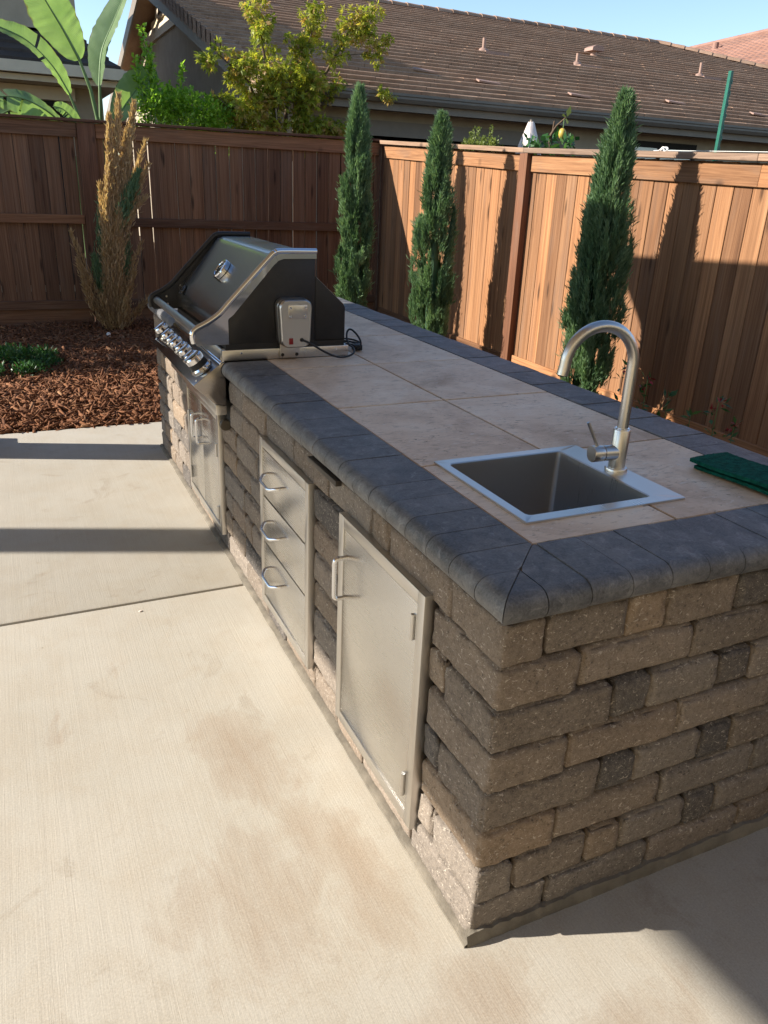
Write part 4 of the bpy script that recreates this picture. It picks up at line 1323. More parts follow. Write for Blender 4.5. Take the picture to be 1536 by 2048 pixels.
# half-dead cypress: loose plumes, mostly dry brown
dt = thing('dying_cypress', 'dried brown cypress with a few green patches by the back fence', 'tree', (.20, 7.62, 0))
dr = np.random.default_rng(21)
def plume(p0, p1, w0, n, bend=.0):
    p0 = np.array(p0); p1 = np.array(p1)
    m = n
    t = dr.random(m) ** .75
    ax = (p1 - p0) / np.linalg.norm(p1 - p0)
    ctrl = p0 + (p1 - p0) * .5 + np.array([-(p1 - p0)[0] * .35, 0, .0]) * bend
    P = ((1 - t) ** 2)[:, None] * p0 + (2 * t * (1 - t))[:, None] * ctrl + (t ** 2)[:, None] * p1
    ww = w0 * np.sin(np.pi * np.clip(t * .85 + .12, 0, 1)) + .004
    P += dr.normal(size=(m, 3)) * (ww * .55)[:, None]
    D = ax * 1.0 + np.array([0, 0, .5]) + dr.normal(size=(m, 3)) * .42
    return P, D
dead = []; grn = []
PL = [((.20, 7.6, .25), (.43, 7.58, 2.20), .042, 1500, .1), ((.22, 7.6, .25), (.57, 7.6, 2.14), .042, 1500, .3), ((.18, 7.6, .3), (.33, 7.58, 2.02), .040, 1300, .1), ((.2, 7.62, .3), (.48, 7.62, 1.9), .045, 1300, .2),
      ((.25, 7.6, .5), (.66, 7.6, 1.62), .035, 600, .5), ((.25, 7.65, .5), (.66, 7.66, 1.82), .035, 450, .5), ((.15, 7.6, .15), (-.12, 7.55, .98), .034, 200, -.2), ((.15, 7.6, .1), (-.08, 7.52, .72), .040, 420, -.3), ((.15, 7.58, .05), (-.05, 7.5, .50), .045, 420, -.2),
      ((.25, 7.6, .1), (.54, 7.56, .90), .034, 200, .4), ((.25, 7.6, .05), (.44, 7.52, .62), .040, 420, .4), ((.2, 7.58, .02), (.10, 7.48, .38), .05, 420, 0), ((.25, 7.56, .02), (.34, 7.46, .36), .05, 420, 0), ((.3, 7.6, .05), (.58, 7.55, .36), .030, 220, .3),
      ((.2, 7.6, .3), (.24, 7.55, 1.35), .060, 1700, 0), ((.22, 7.58, .2), (.34, 7.54, 1.2), .060, 1500, 0), ((.2, 7.6, .7), (.19, 7.6, 1.42), .025, 300, -.1), ((.3, 7.6, 1.0), (.62, 7.58, 1.32), .025, 220, .3), ((.2, 7.58, .1), (.20, 7.54, .8), .06, 1100, 0), ((.24, 7.58, .1), (.29, 7.54, .7), .06, 1000, 0)]
PG = [((.26, 7.60, .9), (.56, 7.57, 1.55), .055, 1100, .3), ((.14, 7.66, .2), (.20, 7.66, 1.35), .06, 900, -.3), ((.3, 7.66, .2), (.40, 7.66, 1.0), .075, 900, .2), ((.15, 7.62, .3), (.08, 7.62, .75), .05, 500, -.2)]
for lst, dst in ((PL, dead), (PG, grn)):
    for a in lst:
        P, D = plume(*a[:3], int(a[3] * 1.7), a[4])
        m = len(P)
        N = unit(dr, m); L = dr.uniform(.03, .08, m); W = dr.uniform(.007, .014, m)
        cc = np.clip(.35 + .3 * (P[:, 2] / 2.1) + .2 * dr.normal(size=m), 0, 1) if dst is dead else np.clip(.55 + .2 * dr.normal(size=m), 0, 1)
        dst.append(leaf_quads(P, D, N, L, W, cc)); dst.append(leaf_quads(P, D, np.cross(D, N), L, W, cc))
for nm, dst, mt in (('dry_foliage', dead, M_dead), ('green_foliage', grn, M_cyp)):
    V, F, Rn = join(dst); link(nm, mesh_np(nm, V, F, mt, Rn), dt)
for a in PL[:14]:
    MB().tube([a[0], tuple(np.array(a[0]) * .5 + np.array(a[1]) * .5 + np.array([-(a[1][0] - a[0][0]) * .17 * a[4], 0, 0])), a[1]], [.010, .007, .002], 6).build('branch', M_bark, dt)
MB().tube([(.21, 7.6, -.05), (.23, 7.6, .6), (.3, 7.6, 1.5)], [.03, .022, .01], 8).build('trunk', M_bark, dt)

def leafy(t, name, mat, centers, rads, n_each, L, W, seed, droop=0.0, upw=0.3, colr=(.5, .25), star=False, fold=.12):
    r = np.random.default_rng(seed)
    parts = []
    for c, rad, n in zip(centers, rads, n_each):
        c = np.array(c); rad = np.array(rad if hasattr(rad, '__len__') else (rad,) * 3)
        u = unit(r, n) * (r.random(n) ** .45)[:, None]
        P = c + u * rad
        D = u + r.normal(size=(n, 3)) * .7 + np.array([0, 0, upw - droop])
        N = unit(r, n) * .8 + np.array([0, 0, .9])
        col = np.clip(r.normal(colr[0], colr[1], n) + .12 * r.normal(), 0, 1)
        ll = L * r.uniform(.6, 1.2, n); wv = W * r.uniform(.7, 1.2, n)
        if not star:
            parts.append(leaf_quads(P, D, N, ll, wv, col, fold))
        else:
            Dn = D / np.linalg.norm(D, axis=1, keepdims=True)
            S = np.cross(Dn, N); S /= np.linalg.norm(S, axis=1, keepdims=True)
            for a, k in ((0, 1.0), (.75, .85), (-.75, .85), (1.5, .55), (-1.5, .55)):
                parts.append(leaf_quads(P, Dn * math.cos(a) + S * math.sin(a), N, ll * k, wv, col, fold))
    V, F, Rn = join(parts)
    return link(name, mesh_np(name, V, F, mat, Rn), t)

# ground-cover shrub at the left edge of the bed
gs = thing('low_shrub', 'low bright green shrub spreading over the mulch at left', 'shrub', (-.85, 5.95, .02))
rg = np.random.default_rng(31)
cs = []; rd = []
for k in range(46):
    a = rg.uniform(0, 6.28); q = rg.random() ** .5
    cs.append((-.92 + .46 * q * math.cos(a), 6.0 + .52 * q * math.sin(a), .07 + .09 * (1 - q) + rg.uniform(-.02, .03))); rd.append((.085, .085, .055))
leafy(gs, 'foliage', M_shrub, cs, rd, [90] * 46, .042, .017, 32, upw=.8)
MB().tube([(-.88, 5.98, -.05), (-.90, 6.0, .1)], [.02, .01], 8).build('stem', M_bark, gs)

# unseen leafy shrub, added left of view to shade the back of the mulch
lh = thing('shade_shrub', 'unseen rounded leafy shrub added at the left to shade the mulch bed', 'shrub', (-3.0, 7.4, 0))
cs = []; rd = []
for k in range(60):
    u = unit(rg, 1)[0] * rg.random() ** .4
    cs.append((-3.0 + .55 * u[0], 7.35 + .78 * u[1], 1.15 + .95 * u[2])); rd.append(.2)
leafy(lh, 'crown', M_shrub, cs, rd, [130] * 60, .075, .035, 33, upw=.4)
MB().tube([(-3, 7.4, -.1), (-3.0, 7.38, 1.2)], [.05, .03], 8).build('trunk', M_bark, lh)

# ================================================================== OVER THE BACK FENCE
bp = thing('giant_bird_of_paradise', 'giant bird of paradise with broad paddle leaves above the back fence', 'plant', (.35, 9.5, 0))
def big_leaf(stem, rib, width, nrm, seed, torn=0, cup=.25, stem_r=.022):
    """stem: points of the petiole; rib: points of the midrib; blade width; nrm: rough facing"""
    MB().tube(stem, list(np.linspace(stem_r * 1.25, stem_r * .7, len(stem))), 10).build('stalk', M_stem, bp, smooth=60)
    P = [Vector(p) for p in rib]; out = []
    for i in range(len(P) - 1):
        p0, p1, p2, p3 = P[max(i - 1, 0)], P[i], P[i + 1], P[min(i + 2, len(P) - 1)]
        for k in range(12):
            t = k / 12
            out.append(0.5 * ((2 * p1) + (p2 - p0) * t + (2 * p0 - 5 * p1 + 4 * p2 - p3) * t * t + (-p0 + 3 * p1 - 3 * p2 + p3) * t ** 3))
    out.append(P[-1])
    n = len(out); V = []; F = []; UV = []
    nrm = Vector(nrm).normalized()
    NS = 6
    r = random.Random(seed)
    gaps = {r.randrange(int(n * .25), n - 3): r.choice((-1, 1)) for _ in range(torn)}
    for sgn in (1, -1):
        for i, p in enumerate(out):
            t = i / (n - 1)
            tg = (out[min(i + 1, n - 1)] - out[max(i - 1, 0)]).normalized()
            sd = tg.cross(nrm).normalized() * sgn
            nn = sd.cross(tg) * sgn
            wv = width * .5 * (math.sin(math.pi * min(1, t * 1.02 + .02)) ** .55) * (1 + .05 * noise.noise((t * 14, sgn * 3, seed)))
            row = []
            for k in range(NS + 1):
                q = k / NS
                lift = cup * wv * q * (1 - .25 * q) * 1.0 + .018 * q * noise.noise((t * 22, q, seed + sgn))
                fwd = tg * (wv * .25 * q)
                v = p + sd * (wv * q) + nn * lift + fwd
                V.append(tuple(v)); UV.append((t * n / 12, .5 + .5 * q * sgn))
            if i and not (gaps.get(i) == sgn):
                b = len(V) - 2 * (NS + 1)
                for k in range(NS):
                    F.append((b + k, b + k + 1, b + NS + 1 + k + 1, b + NS + 1 + k))
    me = bpy.data.meshes.new('leaf_blade')
    me.from_pydata(V, [], F)
    uvl = me.uv_layers.new(name='UVMap')
    for lp in me.loops: uvl.data[lp.index].uv = UV[lp.vertex_index]
    me.shade_smooth(); me.materials.append(M_banana)
    lf = link('leaf_blade', me, bp)
    MB().tube(out, list(np.linspace(stem_r * .75, .004, n)), 8).build('midrib', M_stem, lf, smooth=60)
big_leaf([(.43, 9.5, .6), (.44, 9.5, 2.1), (.39, 9.48, 2.40), (.30, 9.45, 2.68)], [(.30, 9.45, 2.68), (.16, 9.42, 2.95), (.02, 9.38, 3.18), (-.20, 9.3, 3.55)], .50, (.15, -1, .25), 1, 0, -.15)
big_leaf([(.47, 9.55, .6), (.48, 9.55, 2.1), (.50, 9.55, 2.45)], [(.50, 9.55, 2.45), (.56, 9.56, 2.80), (.72, 9.58, 3.12), (.95, 9.6, 3.55)], .36, (-.9, -.6, .2), 2, 0, .5)
big_leaf([(.28, 9.5, .6), (.26, 9.5, 2.05), (.16, 9.46, 2.33)], [(.16, 9.46, 2.33), (.0, 9.40, 2.60), (-.25, 9.34, 2.82), (-.60, 9.25, 2.93)], .27, (.5, -.8, .5), 3, 2, .45, .018)
big_leaf([(.52, 9.4, .6), (.54, 9.35, 2.0), (.60, 9.3, 2.12)], [(.60, 9.3, 2.08), (.76, 9.28, 2.30), (.92, 9.26, 2.48), (1.10, 9.25, 2.62)], .34, (-.5, -.85, -.1), 4, 0, .7, .016)
big_leaf([(.1, 9.4, .6), (.05, 9.35, 1.8), (-.02, 9.3, 2.0)], [(.08, 9.3, 1.98), (-.12, 9.2, 2.14), (-.38, 9.12, 2.24), (-.72, 9.05, 2.22)], .36, (.1, -.75, .65), 5, 5, -.5, .016)
big_leaf([(-.2, 9.3, .6), (-.22, 9.3, 1.7)], [(-.22, 9.2, 1.9), (-.3, 9.15, 2.06), (-.45, 9.1, 2.12), (-.7, 9.05, 2.0)], .30, (.2, -.9, .4), 6, 4, -.4, .014)
big_leaf([(.15, 9.3, .6), (.14, 9.3, 1.7)], [(.26, 9.2, 1.85), (.16, 9.18, 2.05), (.05, 9.15, 2.16), (-.05, 9.12, 2.18)], .16, (.2, -.9, .4), 7, 2, .3, .012)

cb = thing('citrus_shrub', 'bright green shrub with upright shoots above the back fence', 'shrub', (1.3, 9.2, 0))
rc_ = np.random.default_rng(41)
cs = []; rd = []; nn = []
for k in range(60):
    u = rc_.random(); cx = .80 + 1.05 * u; hh = 2.12 + .22 * math.sin(u * 3.1) + rc_.uniform(-.28, .10)
    cs.append((cx, 9.2 + rc_.uniform(-.25, .2), min(hh, 2.36))); rd.append(.11); nn.append(60)
SH_ = [((.98, 9.15, 2.05), (.96, 9.1, 3.02)), ((1.02, 9.1, 2.05), (1.03, 9.1, 2.85)), ((1.12, 9.15, 2.05), (1.02, 9.15, 2.75)), ((1.25, 9.15, 2.05), (1.37, 9.1, 2.68)), ((.93, 9.2, 2.0), (.87, 9.15, 2.72)), ((1.2, 9.2, 2.1), (1.22, 9.2, 2.5))]
for a, b in SH_:
    a = np.array(a); b = np.array(b)
    for t in np.linspace(.05, 1, 20):
        cs.append(tuple(a + (b - a) * t + np.array([.02 * math.sin(t * 5), 0, 0]))); rd.append(.05 * (1.25 - t * .8)); nn.append(10)
    MB().tube([tuple(a), tuple((a + b) / 2 + np.array([.015, 0, 0])), tuple(b)], [.008, .006, .003], 6).build('shoot', M_stem, cb)
leafy(cb, 'leaves', M_citrus, cs, rd, nn, .062, .030, 42, upw=.35)
MB().tube([(1.25, 9.25, -.1), (1.2, 9.22, 1.2), (1.1, 9.2, 2.1)], [.04, .03, .012], 8).build('trunk', M_bark, cb)

mp_ = thing('maple_tree', 'yellow-green maple tree rising behind the back fence', 'tree', (2.55, 9.3, 0))
rm = np.random.default_rng(51)
BR = [[(2.55, 9.3, 1.5), (2.35, 9.25, 2.2), (2.15, 9.2, 2.6), (1.78, 9.15, 2.85)], [(2.55, 9.3, 1.5), (2.45, 9.25, 2.5), (2.32, 9.2, 3.0), (2.28, 9.2, 3.36)],
      [(2.55, 9.3, 1.5), (2.65, 9.25, 2.5), (2.85, 9.2, 2.95), (3.02, 9.2, 3.42)], [(2.55, 9.3, 1.5), (2.8, 9.3, 2.3), (3.15, 9.25, 2.8), (3.42, 9.2, 3.25), (3.62, 9.2, 3.42)],
      [(2.55, 9.3, 1.5), (2.2, 9.2, 1.95), (1.95, 9.1, 2.25), (1.75, 9.1, 2.4)], [(2.55, 9.3, 1.5), (2.75, 9.2, 1.95), (3.0, 9.1, 2.15), (3.3, 9.1, 2.15)], [(2.55, 9.3, 1.5), (2.5, 9.1, 2.0), (2.45, 9.05, 2.4), (2.4, 9.0, 2.7)], [(2.6, 9.3, 1.6), (2.75, 9.1, 2.1), (2.8, 9.05, 2.5), (2.85, 9.0, 2.7)]]
cs = []; rd = []; nn = []
for bi, br in enumerate(BR):
    MB().tube(br, list(np.linspace(.03, .006, len(br))), 8).build('branch', M_bark, mp_, smooth=60)
    pts = np.array(br)
    for t in np.linspace(.38, 1.0, 9):
        q = t * (len(pts) - 1); i = min(int(q), len(pts) - 2); p = pts[i] + (pts[i + 1] - pts[i]) * (q - i)
        for _ in range(2):
            cs.append(tuple(p + rm.normal(size=3) * (.085, .08, .06))); rd.append((.12, .11, .11)); nn.append(38)
for c in [(3.72, 9.15, 3.18), (3.82, 9.15, 3.08), (3.90, 9.15, 3.20), (3.66, 9.15, 3.02), (3.78, 9.15, 2.95), (3.85, 9.12, 2.62), (3.95, 9.12, 2.58), (3.5, 9.15, 3.3)]:
    cs.append(c); rd.append((.08, .06, .07)); nn.append(26)
MB().tube([(3.3, 9.22, 2.98), (3.6, 9.16, 3.02), (3.9, 9.15, 3.18)], [.007, .005, .002], 6).build('branch', M_bark, mp_)
MB().tube([(3.1, 9.22, 2.6), (3.5, 9.16, 2.68), (3.95, 9.12, 2.60)], [.007, .005, .002], 6).build('branch', M_bark, mp_)
leafy(mp_, 'crown', M_maple, cs, rd, nn, 0.070, .022, 52, droop=.75, upw=0, colr=(.5, .24), star=True)
MB().tube([(2.55, 9.35, -.1), (2.56, 9.32, .8), (2.55, 9.3, 1.55)], [.06, .05, .034], 10).build('trunk', M_bark, mp_)

# ================================================================== NEIGHBOUR HOUSES
hs_ = thing('neighbour_house', 'neighbour house with long brown tiled hip roof behind the fences', 'house', (9, 14, 0))
EY, EZ, RY, RZ = 9.35, 2.63, 18.0, 5.305
XL, XR = 2.42, 15.9 + (RY - EY)
RXR = 15.9
sl_ = math.hypot(RY - EY, RZ - EZ); NC = 30
Sd = Vector((0, RY - EY, RZ - EZ)).normalized(); Sn = Vector((0, -Sd.z, Sd.y))
base_ = Vector((0, EY, EZ))
for k in range(NC):
    s0 = k * sl_ / NC; s1 = (k + 1) * sl_ / NC + .05
    xr0 = XR - (s0 / sl_) * (XR - RXR); 
    tw = .42
    x = XL - (tw / 2 if k % 2 else 0)
    V = []; F = []
    while x < xr0 - .02:
        xa, xb = max(x, XL), min(x + tw - .004, xr0)
        if xb - xa > .03:
            j0 = .062 + random.uniform(-.002, .003); j1 = j0 + random.uniform(-.0015, .0015)
            ds = random.uniform(-.003, .003)
            o = len(V)
            for (xx, hh) in ((xa, j0), (xb, j1)):
                for (s, h) in ((s0 + ds, 0.0), (s0 + ds, hh), (s0 + ds + .02, hh + .004), (s1, .006)):
                    p = base_ + Sd * s + Sn * h
                    V.append((xx, p.y, p.z))
            F += [(o, o + 1, o + 5, o + 4), (o + 1, o + 2, o + 6, o + 5), (o + 2, o + 3, o + 7, o + 6), (o, o + 3, o + 2, o + 1), (o + 4, o + 5, o + 6, o + 7)]
        x += tw
    MB().add(V, F).build('tile_course', M_roof, hs_, smooth=0)
# plain roof underlay and the other slopes
dn = Sn * .012
MB().add([(XL + .02, EY, EZ - .012), (XR, EY, EZ - .012), (RXR, RY, RZ - .02), (XL + .02, RY, RZ - .02), (XL + .02, 2 * RY - EY, EZ - .012), (XR, 2 * RY - EY, EZ - .012)],
         [(0, 1, 2, 3), (1, 5, 2), (3, 2, 5, 4)]).build('roof_deck', M_roof, hs_, smooth=0)
def ridge_tile(p0, p1, nseg, r):
    p0 = Vector(p0); p1 = Vector(p1)
    ax = (p1 - p0); L = ax.length / nseg; ax.normalize()
    sdv = ax.cross(Vector((0, 0, 1))).normalized(); upv = sdv.cross(ax)
    me = None
    V = []
    for s, rr in ((0, r * 1.08), (L * 1.08, r * .92)):
        for k in range(7):
            a = math.pi * k / 6
            V.append(ax * s + sdv * (rr * math.cos(a)) + upv * (rr * .62 * math.sin(a)))
    F = [(k, k + 1, 8 + k, 7 + k) for k in range(6)] + [tuple(range(6, -1, -1)), tuple(range(7, 14))]
    me = MB().add(V, F).mesh('ridge_tile', M_roof, smooth=40)
    for i in range(nseg):
        o = link('ridge_tile', me, hs_); o.location = p0 + ax * (i * L)
ridge_tile((XL, RY, RZ + .02), (RXR, RY, RZ + .02), 34, .16)
ridge_tile((XR, EY, EZ + .05), (RXR, RY, RZ + .04), 34, .15)
# rake trim tiles stepping up the gable edge
for k in range(NC):
    p = base_ + Sd * (k * sl_ / NC - .02) + Sn * .062
    q = base_ + Sd * ((k + 1) * sl_ / NC + .03) + Sn * .026
    V = [(XL - .05, p.y, p.z), (XL + .16, p.y, p.z), (XL + .16, q.y, q.z), (XL - .05, q.y, q.z), (XL - .05, p.y, p.z - .20), (XL - .05, q.y, q.z - .20), (XL - .02, p.y, p.z - .20), (XL - .02, q.y, q.z - .20), (XL - .02, p.y, p.z - .03), (XL - .02, q.y, q.z - .03), (XL + .16, p.y, p.z - .03), (XL + .16, q.y, q.z - .03)]
    MB().add(V, [(0, 1, 2, 3), (0, 3, 5, 4), (4, 5, 7, 6), (6, 7, 9, 8), (8, 9, 11, 10), (0, 4, 6, 8, 10, 1), (1, 10, 11, 2)]).build('rake_tile', M_roof, hs_, smooth=0)
for sgn in (1, -1):      # barge boards and gable soffit
    e_y = EY if sgn > 0 else 2 * RY - EY
    V = []
    for xx in (XL - .012, XL + .03):
        V += [(xx, e_y, EZ - .08), (xx, RY, RZ - .10), (xx, RY, RZ - .36), (xx, e_y, EZ - .30)]
    MB().add(V, [(0, 1, 2, 3), (4, 7, 6, 5), (0, 4, 5, 1), (1, 5, 6, 2), (2, 6, 7, 3), (3, 7, 4, 0)]).build('barge_board', M_fascia, hs_, smooth=0)
WYF = 9.85; GX = 2.92; WYB = 2 * RY - WYF
pitch = (RZ - EZ) / (RY - EY)
def roof_under(y): return EZ + (min(y, 2 * RY - y) - EY) * pitch - .06
# gable wall as grid (thickness) : stucco below, lap siding above the belt
BZ = 4.30
MB().add([(GX, WYF, -.1), (GX, WYB, -.1), (GX, WYB, roof_under(WYF)), (GX, RY + (RZ - .06 - BZ) / pitch, BZ), (GX, RY - (RZ - .06 - BZ) / pitch, BZ), (GX, WYF, roof_under(WYF)),
          (GX + .2, WYF + .2, -.1), (GX + .2, WYB, -.1), (GX + .2, WYB, roof_under(WYF)), (GX + .2, RY + (RZ - .06 - BZ) / pitch, BZ), (GX + .2, RY - (RZ - .06 - BZ) / pitch, BZ), (GX + .2, WYF + .2, roof_under(WYF))],
         [(0, 1, 2, 3, 4, 5), (6, 11, 10, 9, 8, 7), (0, 6, 7, 1), (3, 9, 10, 4), (1, 7, 8, 2), (5, 11, 6, 0), (2, 8, 9, 3), (4, 10, 11, 5)]).build('gable_wall', M_stucco, hs_, smooth=0)
box('belt_trim', M_trim, hs_, GX - .05, GX + .1, RY - (RZ - .06 - BZ) / pitch + .1, RY + (RZ - .06 - BZ) / pitch - .1, BZ - .02, BZ + .20)
zz = BZ + .203
while zz < RZ - .2:
    hw = (RZ - .06 - zz - .19) / pitch
    if hw < .1: break
    MB().prism_y([(GX - .012, zz), (GX + .0, zz + .185), (GX + .1, zz + .185), (GX + .1, zz)], RY - hw, RY + hw).build('siding_board', M_cream, hs_, smooth=0)
    zz += .186
gv = box('gable_vent', M_trim, hs_, GX - .045, GX + .02, RY - .75, RY + .75, BZ + .30, BZ + .86)
for k in range(8):
    for j in range(2):
        box('vent_slot', M_dark, gv, GX - .050, GX - .044, RY - .66 + k * .166, RY - .56 + k * .166, BZ + .36 + j * .24, BZ + .54 + j * .24)
# front wall with covered opening and a window
OPX0, OPX1, OPZ = 3.25, 7.25, 2.17
mb = MB()
mb.box(GX + .21, OPX0, WYF, WYF + .2, -.1, 2.62).box(OPX1, XR - .5, WYF, WYF + .2, -.1, 2.62).box(OPX0, OPX1, WYF, WYF + .2, OPZ, 2.62)
mb.build('front_wall', M_stucco, hs_, smooth=0)
box('header_beam', M_fascia, hs_, OPX0 - .05, OPX1 + .05, WYF - .035, WYF - .003, OPZ - .01, OPZ + .18)
MB().box(OPX0 + .02, OPX1 - .02, WYF + 3.0, WYF + 3.1, -.1, 2.6).box(OPX0 - .1, OPX0 - .02, WYF + .21, WYF + 3, -.1, 2.6).box(OPX1 + .02, OPX1 + .1, WYF + .21, WYF + 3, -.1, 2.6).box(OPX0 - .1, OPX1 + .1, WYF + .21, WYF + 3.0, 2.61, 2.66).build('patio_recess', M_dark, hs_, smooth=0)  # near-black colour stands in for the shade inside the opening
MB().box(GX, XR - .4, EY + .03, WYF + .01, 2.47, 2.50).build('soffit', M_fascia, hs_, smooth=0)
MB().box(XL + .05, XR, EY + .0, EY + .03, 2.44, 2.61).build('fascia_board', M_fascia, hs_, smooth=0)
MB().prism_x([(EY - .002, 2.53), (EY - .085, 2.53), (EY - .115, 2.575), (EY - .115, 2.600), (EY - .128, 2.610), (EY - .128, 2.640), (EY - .118, 2.640), (EY - .105, 2.585), (EY - .080, 2.545), (EY - .002, 2.545)], XL + .05, XR).build('gutter', M_gut, hs_, smooth=0)
wd = MB().box(8.35, 9.92, WYF - .03, WYF - .002, 2.27, 2.36).box(8.35, 8.43, WYF - .03, WYF - .002, 1.1, 2.27).box(9.84, 9.92, WYF - .03, WYF - .002, 1.1, 2.27).box(9.10, 9.17, WYF - .03, WYF - .002, 1.1, 2.27).box(8.35, 9.92, WYF - .03, WYF - .002, 1.0, 1.1).build('window', M_dark, hs_, smooth=0)
box('pane', M_glass, wd, 8.43, 9.10, WYF - .016, WYF - .004, 1.1, 2.27); box('pane', M_glass, wd, 9.17, 9.84, WYF - .016, WYF - .004, 1.1, 2.27)
M_vent = mat_simple('vent_pipe_paint', (0.30, 0.19, 0.145), 0.6, 0.0, 10, 0.1)
def on_roof(x, y): return Vector((x, y, EZ + (y - EY) * pitch + .03))
for (x, y, h) in ((7.75, 13.29, .22), (9.72, 13.08, .20), (13.34, 13.58, .26), (4.05, 15.47, .24)):
    p = on_roof(x, y)
    v_ = MB().tube([p - Vector((0, 0, .1)), p + Vector((0, 0, h))], .032, 12).build('vent_pipe', M_vent, hs_, smooth=40)
    MB().lathe([(.10, -.03), (.09, .03), (.05, .06), (.04, .06)], p, Sn, 14).build('flashing', M_vent, v_)
    box('flashing_plate', M_vent, v_, x - .08, x + .42, y - .22, y + .05, p.z - .06, p.z - .01)
p = on_roof(11.06, 14.35)
v_ = MB().tube([p - Vector((0, 0, .1)), p + Vector((0, 0, .13))], .07, 14).build('roof_turbine', M_vent, hs_, smooth=40)
MB().add(*(lambda m: (m.v, m.f))(MB().prism_y([(p.x - .15, p.z + .10), (p.x - .14, p.z + .16), (p.x - .06, p.z + .20), (p.x + .07, p.z + .20), (p.x + .14, p.z + .17), (p.x + .15, p.z + .10)], p.y - .14, p.y + .14))).build('vent_hood', M_vent, v_)
# slipped pale tiles on the slope
for (x, s) in ((5.3, .17), (6.2, .13), (7.7, .10), (9.9, .13), (11.6, .10), (14.2, .14)):
    q = base_ + Sd * (sl_ * s) + Sn * .055
    o = MB().box(-.20, .20, -.05, .05, -.012, .012).build('slipped_tile', M_vent, hs_); o.location = (x, q.y, q.z); o.rotation_euler = (math.atan(pitch), .04, .05)

# house on the left: ground-floor hip roof with white gutter, upper storey behind
hl = thing('neighbour_house', 'two-storey tan house with white gutter at the upper left', 'house', (-2, 13, 0))
LE, LZ, LX = 11.2, 2.80, .98
MB().box(-6, .78, 11.75, 20, -.1, 2.66).build('wall', M_stucco, hl, smooth=0)
for k in range(7):                      # hip roof courses
    y0_ = LE + k * .30; z0_ = LZ + k * .125; xe = LX - k * .10
    MB().add([(-6, y0_, z0_), (xe, y0_, z0_), (xe, y0_, z0_ + .045), (-6, y0_, z0_ + .045), (xe - .10, y0_ + .32, z0_ + .14), (-6, y0_ + .32, z0_ + .14)],
             [(0, 1, 2, 3), (3, 2, 4, 5)]).build('tile_course', mat_dark_roof if k else (globals().setdefault('mat_dark_roof', mat_tile('dark_brown_tile', (0.04, 0.03, 0.026), (0.065, 0.05, 0.042), (0.10, 0.08, 0.068)))), hl, smooth=0)
    MB().add([(xe, y0_, z0_), (xe, 20, z0_), (xe, 20, z0_ + .045), (xe, y0_, z0_ + .045), (xe - .10, 20, z0_ + .14), (xe - .10, y0_ + .32, z0_ + .14)],
             [(0, 1, 2, 3), (3, 2, 4, 5)]).build('tile_course', mat_dark_roof, hl, smooth=0)
MB().box(-6, LX + .02, LE - .11, LE + .005, LZ - .13, LZ + .0).box(LX - .005, LX + .10, LE + .005, 20, LZ - .13, LZ).build('gutter', M_trim, hl, smooth=0)
MB().box(-6, LX - .03, LE + .01, 11.75, LZ - .21, LZ - .14).box(.785, LX - .03, 11.75, 20, LZ - .21, LZ - .14).build('soffit', M_trim, hl, smooth=0)
box('lintel', M_trim, hl, -6, .42, 11.68, 11.747, 2.42, 2.58)
box('doorway', M_dark, hl, -1.8, .30, 11.715, 11.746, 0, 2.41)
up_ = MB().box(-6, .60, 12.4, 21, 3.05, 5.35).build('upper_wall', M_stucco, hl, smooth=0)
box('window_trim', M_trim, up_, -1.6, -.13, 12.36, 12.398, 3.72, 3.90)
MB().box(-6.4, .95, 12.0, 21.4, 5.36, 5.46).build('upper_eave', M_trim, hl, smooth=0)
MB().add([(-6.4, 12.0, 5.47), (.95, 12.0, 5.47), (.95, 21.4, 5.47), (-6.4, 21.4, 5.47), (-2.7, 16.7, 6.6)], [(0, 1, 4), (1, 2, 4), (2, 3, 4), (3, 0, 4)]).build('upper_roof', mat_dark_roof, hl, smooth=0)

# far house at right with clay barrel tiles
hf = thing('neighbour_house', 'distant cream house with pink clay tile roof at the upper right', 'house', (28, 26, 0))
ea, eb = Vector((24.75, 30.0, 6.2)), Vector((26.2, 19.8, 6.2))
dirE = (eb - ea).normalized(); inn_ = Vector((-dirE.y, dirE.x, 0)); inn_ = inn_ if inn_.x > 0 else -inn_
ra, rb = Vector((30.2, 32.6, 8.0)), Vector((28.35, 20.5, 8.0))
def tiled_slope(p00, p10, p01, p11, nu, nv, name):
    """barrel tiles: nv courses of nu waves"""
    for j in range(nv):
        V = []; F = []
        a0 = p00.lerp(p01, j / nv); a1 = p10.lerp(p11, j / nv); b0 = p00.lerp(p01, (j + 1.15) / nv); b1 = p10.lerp(p11, (j + 1.15) / nv)
        nrm = (p10 - p00).cross(p01 - p00).normalized(); nrm = nrm if nrm.z > 0 else -nrm
        m = nu * 4
        for i in range(m + 1):
            t = i / m; hgt = .05 * (.5 + .5 * math.cos(2 * math.pi * i / 4))
            V.append(tuple(a0.lerp(a1, t) + nrm * (hgt + .05))); V.append(tuple(b0.lerp(b1, t) + nrm * hgt)); V.append(tuple(a0.lerp(a1, t) + nrm * -.01))
            if i:
                q = 3 * i
                F += [(q - 3, q, q + 1, q - 2), (q - 1, q + 2, q, q - 3)]
        MB().add(V, F).build(name, M_roof2, hf, smooth=50)
tiled_slope(ea, eb, ra, rb, 34, 16, 'tile_course')

